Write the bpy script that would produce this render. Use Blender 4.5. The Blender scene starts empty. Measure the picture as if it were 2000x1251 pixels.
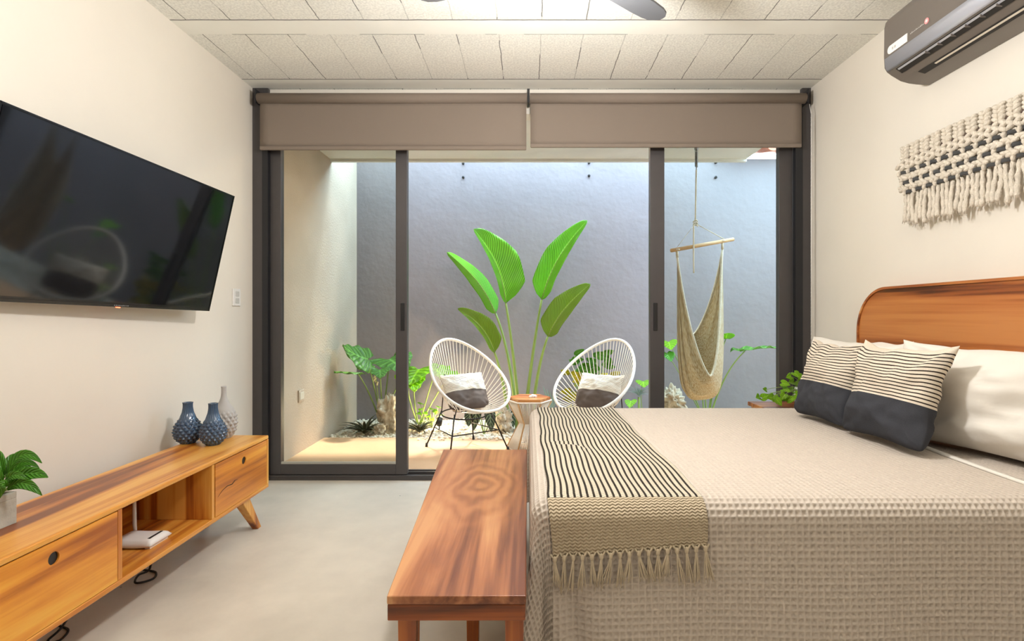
import bpy, bmesh, math, random
import numpy as np
from mathutils import Vector, Matrix, noise
random.seed(7); rng = np.random.RandomState(5)
S = bpy.context.scene; COL = S.collection
pi = math.pi

# ------------------------------------------------------------------ camera
F = 1040.0; VX, VY, EYE = 1031.0, 614.0, 1.13
cam = bpy.data.cameras.new('camera'); co = bpy.data.objects.new('camera', cam); COL.objects.link(co)
co.location = (0, 0, EYE); co.rotation_euler = (pi/2, 0, 0)
cam.sensor_width = 36; cam.lens = 36*F/2000; cam.shift_x = -(VX-1000)/2000; cam.shift_y = (VY-625.5)/2000
cam.clip_start = .05
S.camera = co
S.view_settings.view_transform = 'Standard'; S.view_settings.look = 'None'
S.view_settings.exposure = 0.12; S.view_settings.gamma = 1; S.view_settings.use_curve_mapping = False

# ------------------------------------------------------------------ light
w = bpy.data.worlds.new('sky'); S.world = w; w.use_nodes = True
bg = w.node_tree.nodes['Background']; bg.inputs[0].default_value = (.52, .77, 1, 1); bg.inputs[1].default_value = 15.5
sun = bpy.data.lights.new('sun', 'SUN'); sun.energy = 7; sun.color = (1, .95, .87); sun.angle = math.radians(5)
so = bpy.data.objects.new('sun', sun); COL.objects.link(so)
so.rotation_euler = Vector((.07, .31, 1)).to_track_quat('Z', 'Y').to_euler(); so.location = (2, 8, 8)
def lamp(name, loc, size, power, color, rot=(0, 0, 0), shape='DISK', kind='AREA'):
    l = bpy.data.lights.new(name, kind); l.energy = power; l.color = color
    if kind == 'AREA': l.shape = shape; l.size = size
    else: l.shadow_soft_size = size
    o = bpy.data.objects.new(name, l); COL.objects.link(o); o.location = loc; o.rotation_euler = rot
    return o
WARM = (1, .93, .84)
lamp('ceiling_fill_light', (-.75, -.9, 2.60), .5, 3, WARM)  # unseen ceiling fill lamps, added to even out the room light
lamp('ceiling_fill_light', (.95, -.9, 2.60), .5, 3, WARM)
lamp('fan_fill_light', (.115, 1.90, 2.20), .09, 82, (1, .98, .965), kind='POINT')  # light added below the fan hub as soft fill
for _x, _y, _p in ((-1.55, .55, 25), (1.62, .50, 15)): lamp('uplight_fill', (_x, _y, 1.62), .26, _p, (1, .985, .97), rot=(pi, 0, 0))  # unseen uplights, added to brighten the ceiling
lamp('patio_lamp_light', (-1.0, 4.25, 2.56), .14, 6, (1, .78, .55))
lamp('patio_lamp_light', (.4, 4.25, 2.56), .14, 5, (1, .78, .55))

# ------------------------------------------------------------------ helpers
def W(px, py, Y): return Vector(((px-VX)*Y/F, Y, EYE-(py-VY)*Y/F))
def origin(o):
    v = Vector((0, 0, 0))
    while o is not None: v = v+o.location; o = o.parent
    return v
def tag(o, label=None, cat=None, group=None, kind=None):
    if label: o['label'] = label
    if cat: o['category'] = cat
    if group: o['group'] = group
    if kind: o['kind'] = kind
    return o
def thing(name, loc, label, cat, group=None, kind=None):
    o = bpy.data.objects.new(name, None); COL.objects.link(o); o.location = loc; o.empty_display_size = .05
    return tag(o, label, cat, group, kind)
class MB:
    def __init__(s): s.v = []; s.f = []; s.uv = None
    def add(s, vs, fs):
        n = len(s.v); s.v.extend([tuple(v) for v in vs]); s.f.extend([tuple(i+n for i in f) for f in fs]); return s
    def box(s, x0, x1, y0, y1, z0, z1):
        return s.add([(x, y, z) for z in (z0, z1) for y in (y0, y1) for x in (x0, x1)],
            [(0, 2, 3, 1), (4, 5, 7, 6), (0, 1, 5, 4), (2, 6, 7, 3), (0, 4, 6, 2), (1, 3, 7, 5)])
    def hexa(s, bot, top):   # 4 bottom pts ccw, 4 top pts
        return s.add(list(bot)+list(top), [(3, 2, 1, 0), (4, 5, 6, 7), (0, 1, 5, 4), (1, 2, 6, 5), (2, 3, 7, 6), (3, 0, 4, 7)])
    def tube(s, pts, r, n=8, closed=False, cap=True):
        pts = [Vector(p) for p in pts]; N = len(pts); rr = r if hasattr(r, '__len__') else [r]*N
        vs = []; up = None
        for i, p in enumerate(pts):
            if closed: t = pts[(i+1) % N]-pts[i-1]
            else: t = pts[min(i+1, N-1)]-pts[max(i-1, 0)]
            t = t.normalized() if t.length > 1e-9 else Vector((0, 0, 1))
            if up is None:
                up = Vector((0, 0, 1)) if abs(t.z) < .9 else Vector((1, 0, 0))
            a = (up-t*up.dot(t))
            a = a.normalized() if a.length > 1e-6 else t.orthogonal().normalized()
            up = a; b = t.cross(a)
            for k in range(n):
                th = 2*pi*k/n; vs.append(p+(a*math.cos(th)+b*math.sin(th))*rr[i])
        fs = []
        for i in range(N if closed else N-1):
            j = (i+1) % N
            for k in range(n): fs.append((i*n+k, i*n+(k+1) % n, j*n+(k+1) % n, j*n+k))
        if cap and not closed:
            fs.append(tuple(range(n))[::-1]); fs.append(tuple((N-1)*n+k for k in range(n)))
        return s.add(vs, fs)
    def lathe(s, prof, c=(0, 0, 0), n=32, disp=None, cap=True):
        vs = []; cx, cy, cz = c
        for j, (r, z) in enumerate(prof):
            for k in range(n):
                th = 2*pi*k/n; q = r+(disp(j, th, z) if disp else 0)
                vs.append((cx+q*math.cos(th), cy+q*math.sin(th), cz+z))
        fs = [(j*n+k, j*n+(k+1) % n, (j+1)*n+(k+1) % n, (j+1)*n+k) for j in range(len(prof)-1) for k in range(n)]
        if cap: fs.append(tuple(range(n))[::-1]); fs.append(tuple((len(prof)-1)*n+k for k in range(n)))
        return s.add(vs, fs)
    def prism(s, poly, axis, a0, a1):   # poly of (u,v); axis x: (y,z); y: (x,z); z: (x,y)
        n = len(poly)
        def m(u, v, a): return {'x': (a, u, v), 'y': (u, a, v), 'z': (u, v, a)}[axis]
        vs = [m(u, v, a0) for u, v in poly]+[m(u, v, a1) for u, v in poly]
        return s.add(vs, [tuple(range(n)), tuple(range(2*n-1, n-1, -1))]+[(k, n+k, n+(k+1) % n, (k+1) % n) for k in range(n)])
    def grid(s, fn, nu, nv, closed_u=False):
        vs = [fn(i/nu, j/nv) for j in range(nv+1) for i in range(nu+1)]
        return s.add(vs, [(j*(nu+1)+i, j*(nu+1)+i+1, (j+1)*(nu+1)+i+1, (j+1)*(nu+1)+i) for j in range(nv) for i in range(nu)])
    def ell(s, c, r, rot=None, nu=10, nv=6, bump=0, seed=0):
        vs = []; c = Vector(c)
        for j in range(nv+1):
            ph = pi*j/nv
            for i in range(nu):
                th = 2*pi*i/nu
                d = Vector((math.sin(ph)*math.cos(th), math.sin(ph)*math.sin(th), math.cos(ph)))
                q = 1+(bump*noise.noise(d*1.6+Vector((seed, seed*.7, 0)))+bump*.6*noise.noise(d*4.2+Vector((seed, 3, 0))) + bump*.5*noise.noise(d*9+Vector((seed,7,0))) if bump else 0)
                p = Vector((d.x*r[0], d.y*r[1], d.z*r[2]))*q
                if rot is not None: p = rot @ p
                vs.append(c+p)
        return s.add(vs, [(j*nu+i, j*nu+(i+1) % nu, (j+1)*nu+(i+1) % nu, (j+1)*nu+i) for j in range(nv) for i in range(nu)])
    def build(s, name, mat, parent=None, smooth=False, bevel=0, seg=3, solid=0, uv=None, sub=0):
        vs = np.array(s.v, dtype=float)
        me = bpy.data.meshes.new(name)
        if parent is None:
            lo = vs.min(0); hi = vs.max(0); o0 = np.array([(lo[0]+hi[0])/2, (lo[1]+hi[1])/2, lo[2]])
        else: o0 = np.array(origin(parent))
        me.from_pydata((vs-o0).tolist(), [], s.f); me.update()
        bm = bmesh.new(); bm.from_mesh(me); bmesh.ops.recalc_face_normals(bm, faces=bm.faces); bm.to_mesh(me); bm.free()
        if uv is not None:
            l = me.uv_layers.new(name='UVMap'); idx = np.zeros(len(me.loops), dtype=int); me.loops.foreach_get('vertex_index', idx)
            l.data.foreach_set('uv', np.array(uv, dtype=float)[idx].ravel())
        ob = bpy.data.objects.new(name, me); COL.objects.link(ob)
        if parent is None: ob.location = o0
        else: ob.parent = parent
        for m in (mat if isinstance(mat, (list, tuple)) else [mat]): me.materials.append(m)
        if smooth:
            for p in me.polygons: p.use_smooth = True
        if solid:
            m = ob.modifiers.new('thickness', 'SOLIDIFY'); m.thickness = solid; m.offset = 0
        if sub:
            m = ob.modifiers.new('subdivision', 'SUBSURF'); m.levels = sub; m.render_levels = sub
        if bevel:
            m = ob.modifiers.new('bevel', 'BEVEL'); m.width = bevel; m.segments = seg; m.limit_method = 'ANGLE'; m.harden_normals = False
            for p in me.polygons: p.use_smooth = True
            try:
                e = ob.modifiers.new('wn', 'WEIGHTED_NORMAL'); e.keep_sharp = True
            except Exception: pass
        return ob
def bezier(p0, p1, p2, n=12):
    p0, p1, p2 = Vector(p0), Vector(p1), Vector(p2)
    return [p0*(1-t)**2+p1*2*t*(1-t)+p2*t*t for t in [i/n for i in range(n+1)]]
def copy_tree(o, parent=None):
    c = o.copy(); COL.objects.link(c); c.parent = parent
    for ch in list(o.children): copy_tree(ch, c)
    return c

# ------------------------------------------------------------------ materials
def mat(name, color, rough=.6, metal=0, noise_amt=0, noise_scale=8, bump=0, bump_scale=40, spec=.5, stretch=(1, 1, 1), coat=0, color2=None, detail=5, trans=0):
    m = bpy.data.materials.new(name); m.use_nodes = True; nt = m.node_tree; N = nt.nodes; L = nt.links
    b = N['Principled BSDF']; b.inputs['Roughness'].default_value = rough; b.inputs['Metallic'].default_value = metal
    b.inputs['Specular IOR Level'].default_value = spec; b.inputs['Coat Weight'].default_value = coat
    b.inputs['Coat Roughness'].default_value = .15
    b.inputs['Base Color'].default_value = (*color, 1)
    tc = N.new('ShaderNodeTexCoord'); mp = N.new('ShaderNodeMapping'); mp.inputs['Scale'].default_value = stretch
    L.new(tc.outputs['Object'], mp.inputs['Vector'])
    if noise_amt or color2:
        n = N.new('ShaderNodeTexNoise'); n.inputs['Scale'].default_value = noise_scale; n.inputs['Detail'].default_value = detail
        L.new(mp.outputs[0], n.inputs['Vector'])
        r = N.new('ShaderNodeValToRGB'); r.color_ramp.elements[0].position = .3; r.color_ramp.elements[1].position = .7
        c2 = color2 or tuple(min(1, c*(1+noise_amt)) for c in color); c1 = color if color2 else tuple(c*(1-noise_amt) for c in color)
        r.color_ramp.elements[0].color = (*c1, 1); r.color_ramp.elements[1].color = (*c2, 1)
        L.new(n.outputs['Fac'], r.inputs[0]); L.new(r.outputs[0], b.inputs['Base Color'])
    if bump:
        n2 = N.new('ShaderNodeTexNoise'); n2.inputs['Scale'].default_value = bump_scale; n2.inputs['Detail'].default_value = 4
        L.new(mp.outputs[0], n2.inputs['Vector'])
        bp = N.new('ShaderNodeBump'); bp.inputs['Strength'].default_value = bump; bp.inputs['Distance'].default_value = .01
        L.new(n2.outputs['Fac'], bp.inputs['Height']); L.new(bp.outputs[0], b.inputs['Normal'])
    if trans:
        b.inputs['Subsurface Weight'].default_value = 0
        tr = N.new('ShaderNodeBsdfTranslucent'); mx = N.new('ShaderNodeMixShader'); mx.inputs[0].default_value = trans
        src = b.inputs['Base Color'].links[0].from_socket if b.inputs['Base Color'].links else None
        if src: L.new(src, tr.inputs[0])
        else: tr.inputs[0].default_value = (*color, 1)
        L.new(b.outputs[0], mx.inputs[1]); L.new(tr.outputs[0], mx.inputs[2]); L.new(mx.outputs[0], N['Material Output'].inputs[0])
    return m
def wood(name, cols, axis, rough=.32, scale=1.0, knot=None, coat=.15, seed=0.0):
    m = bpy.data.materials.new(name); m.use_nodes = True; nt = m.node_tree; N = nt.nodes; L = nt.links
    b = N['Principled BSDF']; b.inputs['Roughness'].default_value = rough; b.inputs['Coat Weight'].default_value = coat; b.inputs['Coat Roughness'].default_value = .2
    tc = N.new('ShaderNodeTexCoord'); mp = N.new('ShaderNodeMapping')
    sc = [9*scale]*3; sc['xyz'.index(axis)] = .55*scale; mp.inputs['Scale'].default_value = sc; mp.inputs['Location'].default_value = (seed, seed*1.7, seed*.3)
    L.new(tc.outputs['Object'], mp.inputs['Vector'])
    n1 = N.new('ShaderNodeTexNoise'); n1.inputs['Scale'].default_value = 1.1; n1.inputs['Detail'].default_value = 6; n1.inputs['Distortion'].default_value = .9
    L.new(mp.outputs[0], n1.inputs['Vector'])
    sc2 = [70*scale]*3; sc2['xyz'.index(axis)] = 1.6*scale
    mp2 = N.new('ShaderNodeMapping'); mp2.inputs['Scale'].default_value = sc2; L.new(tc.outputs['Object'], mp2.inputs['Vector'])
    n2 = N.new('ShaderNodeTexNoise'); n2.inputs['Scale'].default_value = 1; n2.inputs['Detail'].default_value = 3; L.new(mp2.outputs[0], n2.inputs['Vector'])
    mul = N.new('ShaderNodeMath'); mul.operation = 'MULTIPLY_ADD'; mul.inputs[1].default_value = .24; L.new(n2.outputs['Fac'], mul.inputs[0])
    sub = N.new('ShaderNodeMath'); sub.operation = 'SUBTRACT'; sub.inputs[1].default_value = .12; L.new(n1.outputs['Fac'], sub.inputs[0]); L.new(sub.outputs[0], mul.inputs[2])
    fac = mul.outputs[0]
    if knot:
        kc, ks = knot
        mk = N.new('ShaderNodeMapping'); mk.vector_type = 'POINT'
        mk.inputs['Location'].default_value = tuple(-kc[i]*ks[i] for i in range(3)); mk.inputs['Scale'].default_value = ks
        L.new(tc.outputs['Object'], mk.inputs['Vector'])
        nd = N.new('ShaderNodeTexNoise'); nd.inputs['Scale'].default_value = 1.2; nd.inputs['Detail'].default_value = 2; L.new(mk.outputs[0], nd.inputs['Vector'])
        ln = N.new('ShaderNodeVectorMath'); ln.operation = 'LENGTH'; L.new(mk.outputs[0], ln.inputs[0])
        ad = N.new('ShaderNodeMath'); ad.operation = 'MULTIPLY_ADD'; ad.inputs[1].default_value = .9; L.new(nd.outputs['Fac'], ad.inputs[0]); L.new(ln.outputs['Value'], ad.inputs[2])
        si = N.new('ShaderNodeMath'); si.operation = 'SINE'
        m20 = N.new('ShaderNodeMath'); m20.operation = 'MULTIPLY'; m20.inputs[1].default_value = 17; L.new(ad.outputs[0], m20.inputs[0]); L.new(m20.outputs[0], si.inputs[0])
        ms = N.new('ShaderNodeMath'); ms.operation = 'MULTIPLY_ADD'; ms.inputs[1].default_value = .055; ms.inputs[2].default_value = .48; L.new(si.outputs[0], ms.inputs[0])
        fa = N.new('ShaderNodeMapRange'); fa.inputs[1].default_value = .7; fa.inputs[2].default_value = 1.5; fa.inputs[3].default_value = .8; fa.inputs[4].default_value = 0; L.new(ln.outputs['Value'], fa.inputs[0])
        mx = N.new('ShaderNodeMix'); mx.data_type = 'FLOAT'; L.new(fa.outputs[0], mx.inputs[0]); L.new(fac, mx.inputs[2]); L.new(ms.outputs[0], mx.inputs[3]); fac = mx.outputs[0]
    r = N.new('ShaderNodeValToRGB'); e = r.color_ramp.elements
    pos = [.35, .45, .53, .64]
    e[0].position = pos[0]; e[0].color = (*cols[0], 1); e[1].position = pos[3]; e[1].color = (*cols[3], 1)
    for p, c in ((pos[1], cols[1]), (pos[2], cols[2])):
        x = e.new(p); x.color = (*c, 1)
    L.new(fac, r.inputs[0]); L.new(r.outputs[0], b.inputs['Base Color'])
    bp = N.new('ShaderNodeBump'); bp.inputs['Strength'].default_value = .08; bp.inputs['Distance'].default_value = .002; L.new(n2.outputs['Fac'], bp.inputs['Height']); L.new(bp.outputs[0], b.inputs['Normal'])
    return m
def sr(r, g, b):
    f = lambda c: ((c/255+.055)/1.055)**2.4 if c > 10 else c/255/12.92
    return (f(r), f(g), f(b))

M = {}
M['wall'] = mat('cream_plaster', sr(226, 219, 207), .8, noise_amt=.03, noise_scale=1.5, bump=.12, bump_scale=18)
M['patio_wall'] = mat('beige_render', sr(198, 180, 162), .9, noise_amt=.07, noise_scale=2.5, bump=.35, bump_scale=60, detail=8)
M['grey_wall'] = mat('mauve_grey_render', sr(134, 127, 130), .75, noise_amt=.07, noise_scale=1.3, bump=.5, bump_scale=14, detail=8)
M['soffit'] = mat('white_render', sr(222, 220, 214), .8, noise_amt=.04, noise_scale=3, bump=.2, bump_scale=20)
M['patio_floor'] = mat('warm_cement', sr(198, 160, 122), .75, noise_amt=.06, noise_scale=3, bump=.12, bump_scale=40)
M['frame'] = mat('bronze_aluminium', sr(78, 74, 74), .42, metal=.3, noise_amt=.03, noise_scale=20)
M['frame_dark'] = mat('dark_track', sr(28, 28, 32), .5)
M['black'] = mat('black_plastic', (.012, .012, .013), .35)
M['blind'] = mat('taupe_blind_fabric', sr(128, 115, 103), .85, noise_amt=.04, noise_scale=1.2, bump=.15, bump_scale=400)
ORANGE = [sr(126, 62, 20), sr(186, 108, 36), sr(214, 144, 56), sr(230, 172, 84)]
BROWN = [sr(104, 52, 26), sr(154, 86, 42), sr(184, 114, 58), sr(204, 142, 80)]
HEADC = [sr(84, 40, 22), sr(150, 82, 38), sr(182, 110, 56), sr(198, 130, 72)]
M['wood_console'] = wood('honey_wood', ORANGE, 'y', seed=2)
M['wood_console_front'] = wood('honey_wood_drawer', [sr(160, 86, 24), sr(208, 128, 38), sr(226, 152, 50), sr(234, 172, 66)], 'y', seed=5, scale=.8)
M['wood_in'] = wood('honey_wood_divider', ORANGE, 'z', seed=8)
M['wood_leg'] = wood('honey_wood_leg', ORANGE, 'z', seed=1)
M['wood_bench'] = wood('bench_wood', [sr(112, 62, 40), sr(158, 98, 62), sr(184, 122, 80), sr(204, 148, 100)], 'y', seed=3, scale=.9, knot=((.0, .12, .45), (7, 3.2, .3)), rough=.36, coat=.2)
M['wood_bench_x'] = wood('bench_apron_wood', [sr(84, 38, 16), sr(134, 66, 26), sr(162, 86, 34), sr(184, 108, 46)], 'x', seed=6)
M['wood_bench_z'] = wood('bench_leg_wood', [sr(104, 48, 20), sr(150, 76, 30), sr(176, 96, 38), sr(194, 116, 50)], 'z', seed=6)
M['wood_head'] = wood('headboard_wood', HEADC, 'y', seed=11, scale=.75)
M['wood_pale'] = mat('pale_stick_wood', sr(196, 158, 112), .6, noise_amt=.15, noise_scale=6, stretch=(1, 8, 8))
M['white'] = mat('white_plastic', sr(236, 234, 230), .4, noise_amt=.01)
M['vinyl'] = mat('white_vinyl_cord', sr(240, 234, 222), .4, noise_amt=.03, noise_scale=30)
M['iron'] = mat('black_iron', (.02, .017, .015), .45, metal=.5)
M['steel'] = mat('brushed_steel', (.3, .3, .31), .3, metal=1)
M['rope'] = mat('cream_cotton_rope', sr(214, 204, 184), .9, noise_amt=.12, noise_scale=60, bump=.4, bump_scale=200)
M['macrame'] = mat('ivory_macrame_cotton', sr(222, 212, 196), .95, noise_amt=.08, noise_scale=60, bump=.6, bump_scale=220)
M['band'] = mat('charcoal_ribbon', sr(70, 70, 70), .9, noise_amt=.1, noise_scale=40)
M['pillow'] = mat('white_cotton', sr(232, 226, 216), .85, noise_amt=.02, noise_scale=6, bump=.7, bump_scale=6)
M['sheet'] = mat('cream_sheet', sr(214, 204, 188), .9, noise_amt=.03, noise_scale=30)
M['cover'] = mat('cream_waffle_cotton', sr(204, 192, 179), .95, noise_amt=.05, noise_scale=120, bump=.3, bump_scale=500, spec=.1)
M['bluevase'] = mat('blue_glazed_ceramic', sr(50, 70, 96), .2, color2=sr(66, 92, 120), noise_scale=14, coat=.5)
M['greyvase'] = mat('matte_grey_ceramic', sr(176, 172, 168), .55, noise_amt=.03)
M['concrete'] = mat('speckled_concrete', sr(180, 176, 164), .85, noise_amt=.18, noise_scale=22, bump=.3, bump_scale=60)
M['soil'] = mat('dark_soil', sr(52, 40, 28), .95, noise_amt=.3, noise_scale=60)
M['rock'] = mat('coral_rock', sr(150, 132, 108), .95, color2=sr(224, 212, 190), noise_scale=14, bump=1, bump_scale=22)
M['gravel'] = mat('pale_gravel', sr(206, 190, 164), .9, color2=sr(240, 232, 216), noise_scale=9)
M['stem'] = mat('pale_green_stem', sr(132, 158, 78), .5, noise_amt=.15, noise_scale=12, stretch=(3, 3, .5))
M['ac'] = mat('taupe_bronze_plastic', sr(112, 104, 97), .38, metal=.15)
M['ac_strip'] = mat('satin_silver_strip', sr(186, 188, 198), .3, metal=.4)
M['ac_dark'] = mat('dark_vent', sr(30, 27, 26), .6)
M['fan'] = mat('graphite_fan', sr(96, 97, 100), .45, metal=.2)
M['pink'] = mat('pink_logo', sr(230, 150, 150), .5)
M['terracotta'] = mat('terracotta_tile', sr(186, 120, 96), .9, noise_amt=.2, noise_scale=8)
def leafmat(name, c1, c2, veins=0, trans=.25, rough=.35, vein_c=None):
    m = bpy.data.materials.new(name); m.use_nodes = True; nt = m.node_tree; N = nt.nodes; L = nt.links
    b = N['Principled BSDF']; b.inputs['Roughness'].default_value = rough
    uv = N.new('ShaderNodeUVMap'); uv.uv_map = 'UVMap'
    sx = N.new('ShaderNodeSeparateXYZ'); L.new(uv.outputs[0], sx.inputs[0])   # x = across -1..1, y = along
    nz = N.new('ShaderNodeTexNoise'); nz.inputs['Scale'].default_value = 4; tc = N.new('ShaderNodeTexCoord'); L.new(tc.outputs['Object'], nz.inputs['Vector'])
    ab = N.new('ShaderNodeMath'); ab.operation = 'ABSOLUTE'; L.new(sx.outputs[0], ab.inputs[0])
    ma = N.new('ShaderNodeMath'); ma.operation = 'MULTIPLY_ADD'; ma.inputs[1].default_value = -.28; L.new(ab.outputs[0], ma.inputs[0]); L.new(sx.outputs[1], ma.inputs[2])
    sn = N.new('ShaderNodeMath'); sn.operation = 'MULTIPLY'; sn.inputs[1].default_value = veins*2*pi; L.new(ma.outputs[0], sn.inputs[0])
    si = N.new('ShaderNodeMath'); si.operation = 'SINE'; L.new(sn.outputs[0], si.inputs[0])
    mr = N.new('ShaderNodeMapRange'); mr.inputs[1].default_value = .3; mr.inputs[2].default_value = 1; mr.inputs[3].default_value = 0; mr.inputs[4].default_value = .6; L.new(si.outputs[0], mr.inputs[0])
    mix = N.new('ShaderNodeMix'); mix.data_type = 'RGBA'; mix.inputs[6].default_value = (*c1, 1); mix.inputs[7].default_value = (*c2, 1); L.new(nz.outputs['Fac'], mix.inputs[0])
    vc = vein_c or tuple(min(1, c*1.7+.02) for c in c2)
    mv = N.new('ShaderNodeMix'); mv.data_type = 'RGBA'; mv.inputs[7].default_value = (*vc, 1); L.new(mix.outputs[2], mv.inputs[6])
    if veins: L.new(mr.outputs[0], mv.inputs[0])
    else: mv.inputs[0].default_value = 0
    # midrib
    mm = N.new('ShaderNodeMapRange'); mm.inputs[1].default_value = .03; mm.inputs[2].default_value = .08; mm.inputs[3].default_value = .8; mm.inputs[4].default_value = 0; L.new(ab.outputs[0], mm.inputs[0])
    mz = N.new('ShaderNodeMix'); mz.data_type = 'RGBA'; mz.inputs[7].default_value = (*vc, 1); L.new(mv.outputs[2], mz.inputs[6]); L.new(mm.outputs[0], mz.inputs[0])
    L.new(mz.outputs[2], b.inputs['Base Color'])
    bp = N.new('ShaderNodeBump'); bp.inputs['Strength'].default_value = .5; bp.inputs['Distance'].default_value = .004; L.new(si.outputs[0], bp.inputs['Height'])
    if veins: L.new(bp.outputs[0], b.inputs['Normal'])
    tr = N.new('ShaderNodeBsdfTranslucent'); L.new(mz.outputs[2], tr.inputs[0]); mx = N.new('ShaderNodeMixShader'); mx.inputs[0].default_value = trans
    L.new(b.outputs[0], mx.inputs[1]); L.new(tr.outputs[0], mx.inputs[2]); L.new(mx.outputs[0], N['Material Output'].inputs[0])
    return m
M['leaf_bop'] = leafmat('banana_green_leaf', sr(76, 150, 20), sr(124, 200, 46), 26, .35, .28)
M['leaf_bop_dull'] = leafmat('olive_green_leaf', sr(88, 128, 26), sr(128, 164, 46), 26, .3, .3)
M['leaf_ear'] = leafmat('elephant_ear_leaf', sr(88, 134, 62), sr(124, 174, 78), 7, .45, .4)
M['leaf_bright'] = leafmat('lime_leaf', sr(104, 168, 24), sr(160, 206, 40), 6, .5, .35)
M['leaf_dark'] = leafmat('dark_velvet_leaf', sr(22, 40, 24), sr(34, 58, 34), 6, .1, .4, vein_c=sr(150, 168, 130))
M['leaf_brom'] = leafmat('bromeliad_leaf', sr(44, 44, 34), sr(84, 88, 58), 0, .15, .35, vein_c=sr(120, 110, 80))
M['leaf_silver'] = leafmat('silver_grey_leaf', sr(120, 146, 140), sr(158, 178, 168), 0, .2, .5)
M['leaf_croton'] = leafmat('yellow_croton_leaf', sr(110, 128, 20), sr(216, 190, 40), 5, .35, .35)
M['leaf_pot'] = leafmat('glossy_green_leaf', sr(40, 106, 16), sr(86, 150, 36), 8, .25, .22)
# glass
def glassmat(name, tint, gl=.06):
    m = bpy.data.materials.new(name); m.use_nodes = True; N = m.node_tree.nodes; L = m.node_tree.links
    N.remove(N['Principled BSDF']); t = N.new('ShaderNodeBsdfTransparent'); t.inputs[0].default_value = (*tint, 1)
    g = N.new('ShaderNodeBsdfGlossy'); g.inputs['Roughness'].default_value = .01; lw = N.new('ShaderNodeLayerWeight'); lw.inputs[0].default_value = .12
    x = N.new('ShaderNodeMixShader'); L.new(lw.outputs['Fresnel'], x.inputs[0]); L.new(t.outputs[0], x.inputs[1]); L.new(g.outputs[0], x.inputs[2]); L.new(x.outputs[0], N['Material Output'].inputs[0])
    return m
M['glass'] = glassmat('clear_glass', (.86, .88, .85))
# tv screen
M['screen'] = mat('glossy_black_screen', (.006, .007, .009), .06, spec=.5)
M['bezel'] = mat('black_bezel', (.008, .008, .008), .22)
# floor
def floor_mat():
    m = mat('polished_concrete', sr(196, 188, 176), .38)
    nt = m.node_tree; N = nt.nodes; L = nt.links; b = N['Principled BSDF']; tc = N.new('ShaderNodeTexCoord')
    a = N.new('ShaderNodeTexNoise'); a.inputs['Scale'].default_value = 1.3; a.inputs['Detail'].default_value = 8; a.inputs['Roughness'].default_value = .62; L.new(tc.outputs['Object'], a.inputs['Vector'])
    r = N.new('ShaderNodeValToRGB'); r.color_ramp.elements[0].position = .32; r.color_ramp.elements[1].position = .68
    r.color_ramp.elements[0].color = (*sr(190, 181, 167), 1); r.color_ramp.elements[1].color = (*sr(224, 214, 198), 1); L.new(a.outputs['Fac'], r.inputs[0])
    s = N.new('ShaderNodeTexVoronoi'); s.inputs['Scale'].default_value = 9; L.new(tc.outputs['Object'], s.inputs['Vector'])
    ss = N.new('ShaderNodeMapRange'); ss.inputs[1].default_value = .03; ss.inputs[2].default_value = .06; L.new(s.outputs['Distance'], ss.inputs[0])
    n2 = N.new('ShaderNodeTexNoise'); n2.inputs['Scale'].default_value = 3; L.new(tc.outputs['Object'], n2.inputs['Vector'])
    g = N.new('ShaderNodeMath'); g.operation = 'GREATER_THAN'; g.inputs[1].default_value = .47; L.new(n2.outputs['Fac'], g.inputs[0])
    mxm = N.new('ShaderNodeMath'); mxm.operation = 'MAXIMUM'; L.new(ss.outputs[0], mxm.inputs[0]); L.new(g.outputs[0], mxm.inputs[1])
    mx = N.new('ShaderNodeMix'); mx.data_type = 'RGBA'; mx.inputs[6].default_value = (*sr(128, 118, 104), 1); L.new(mxm.outputs[0], mx.inputs[0]); L.new(r.outputs[0], mx.inputs[7]); L.new(mx.outputs[2], b.inputs['Base Color'])
    rr = N.new('ShaderNodeMapRange'); rr.inputs[3].default_value = .28; rr.inputs[4].default_value = .5; L.new(a.outputs['Fac'], rr.inputs[0]); L.new(rr.outputs[0], b.inputs['Roughness'])
    return m
M['floor'] = floor_mat()
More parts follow.
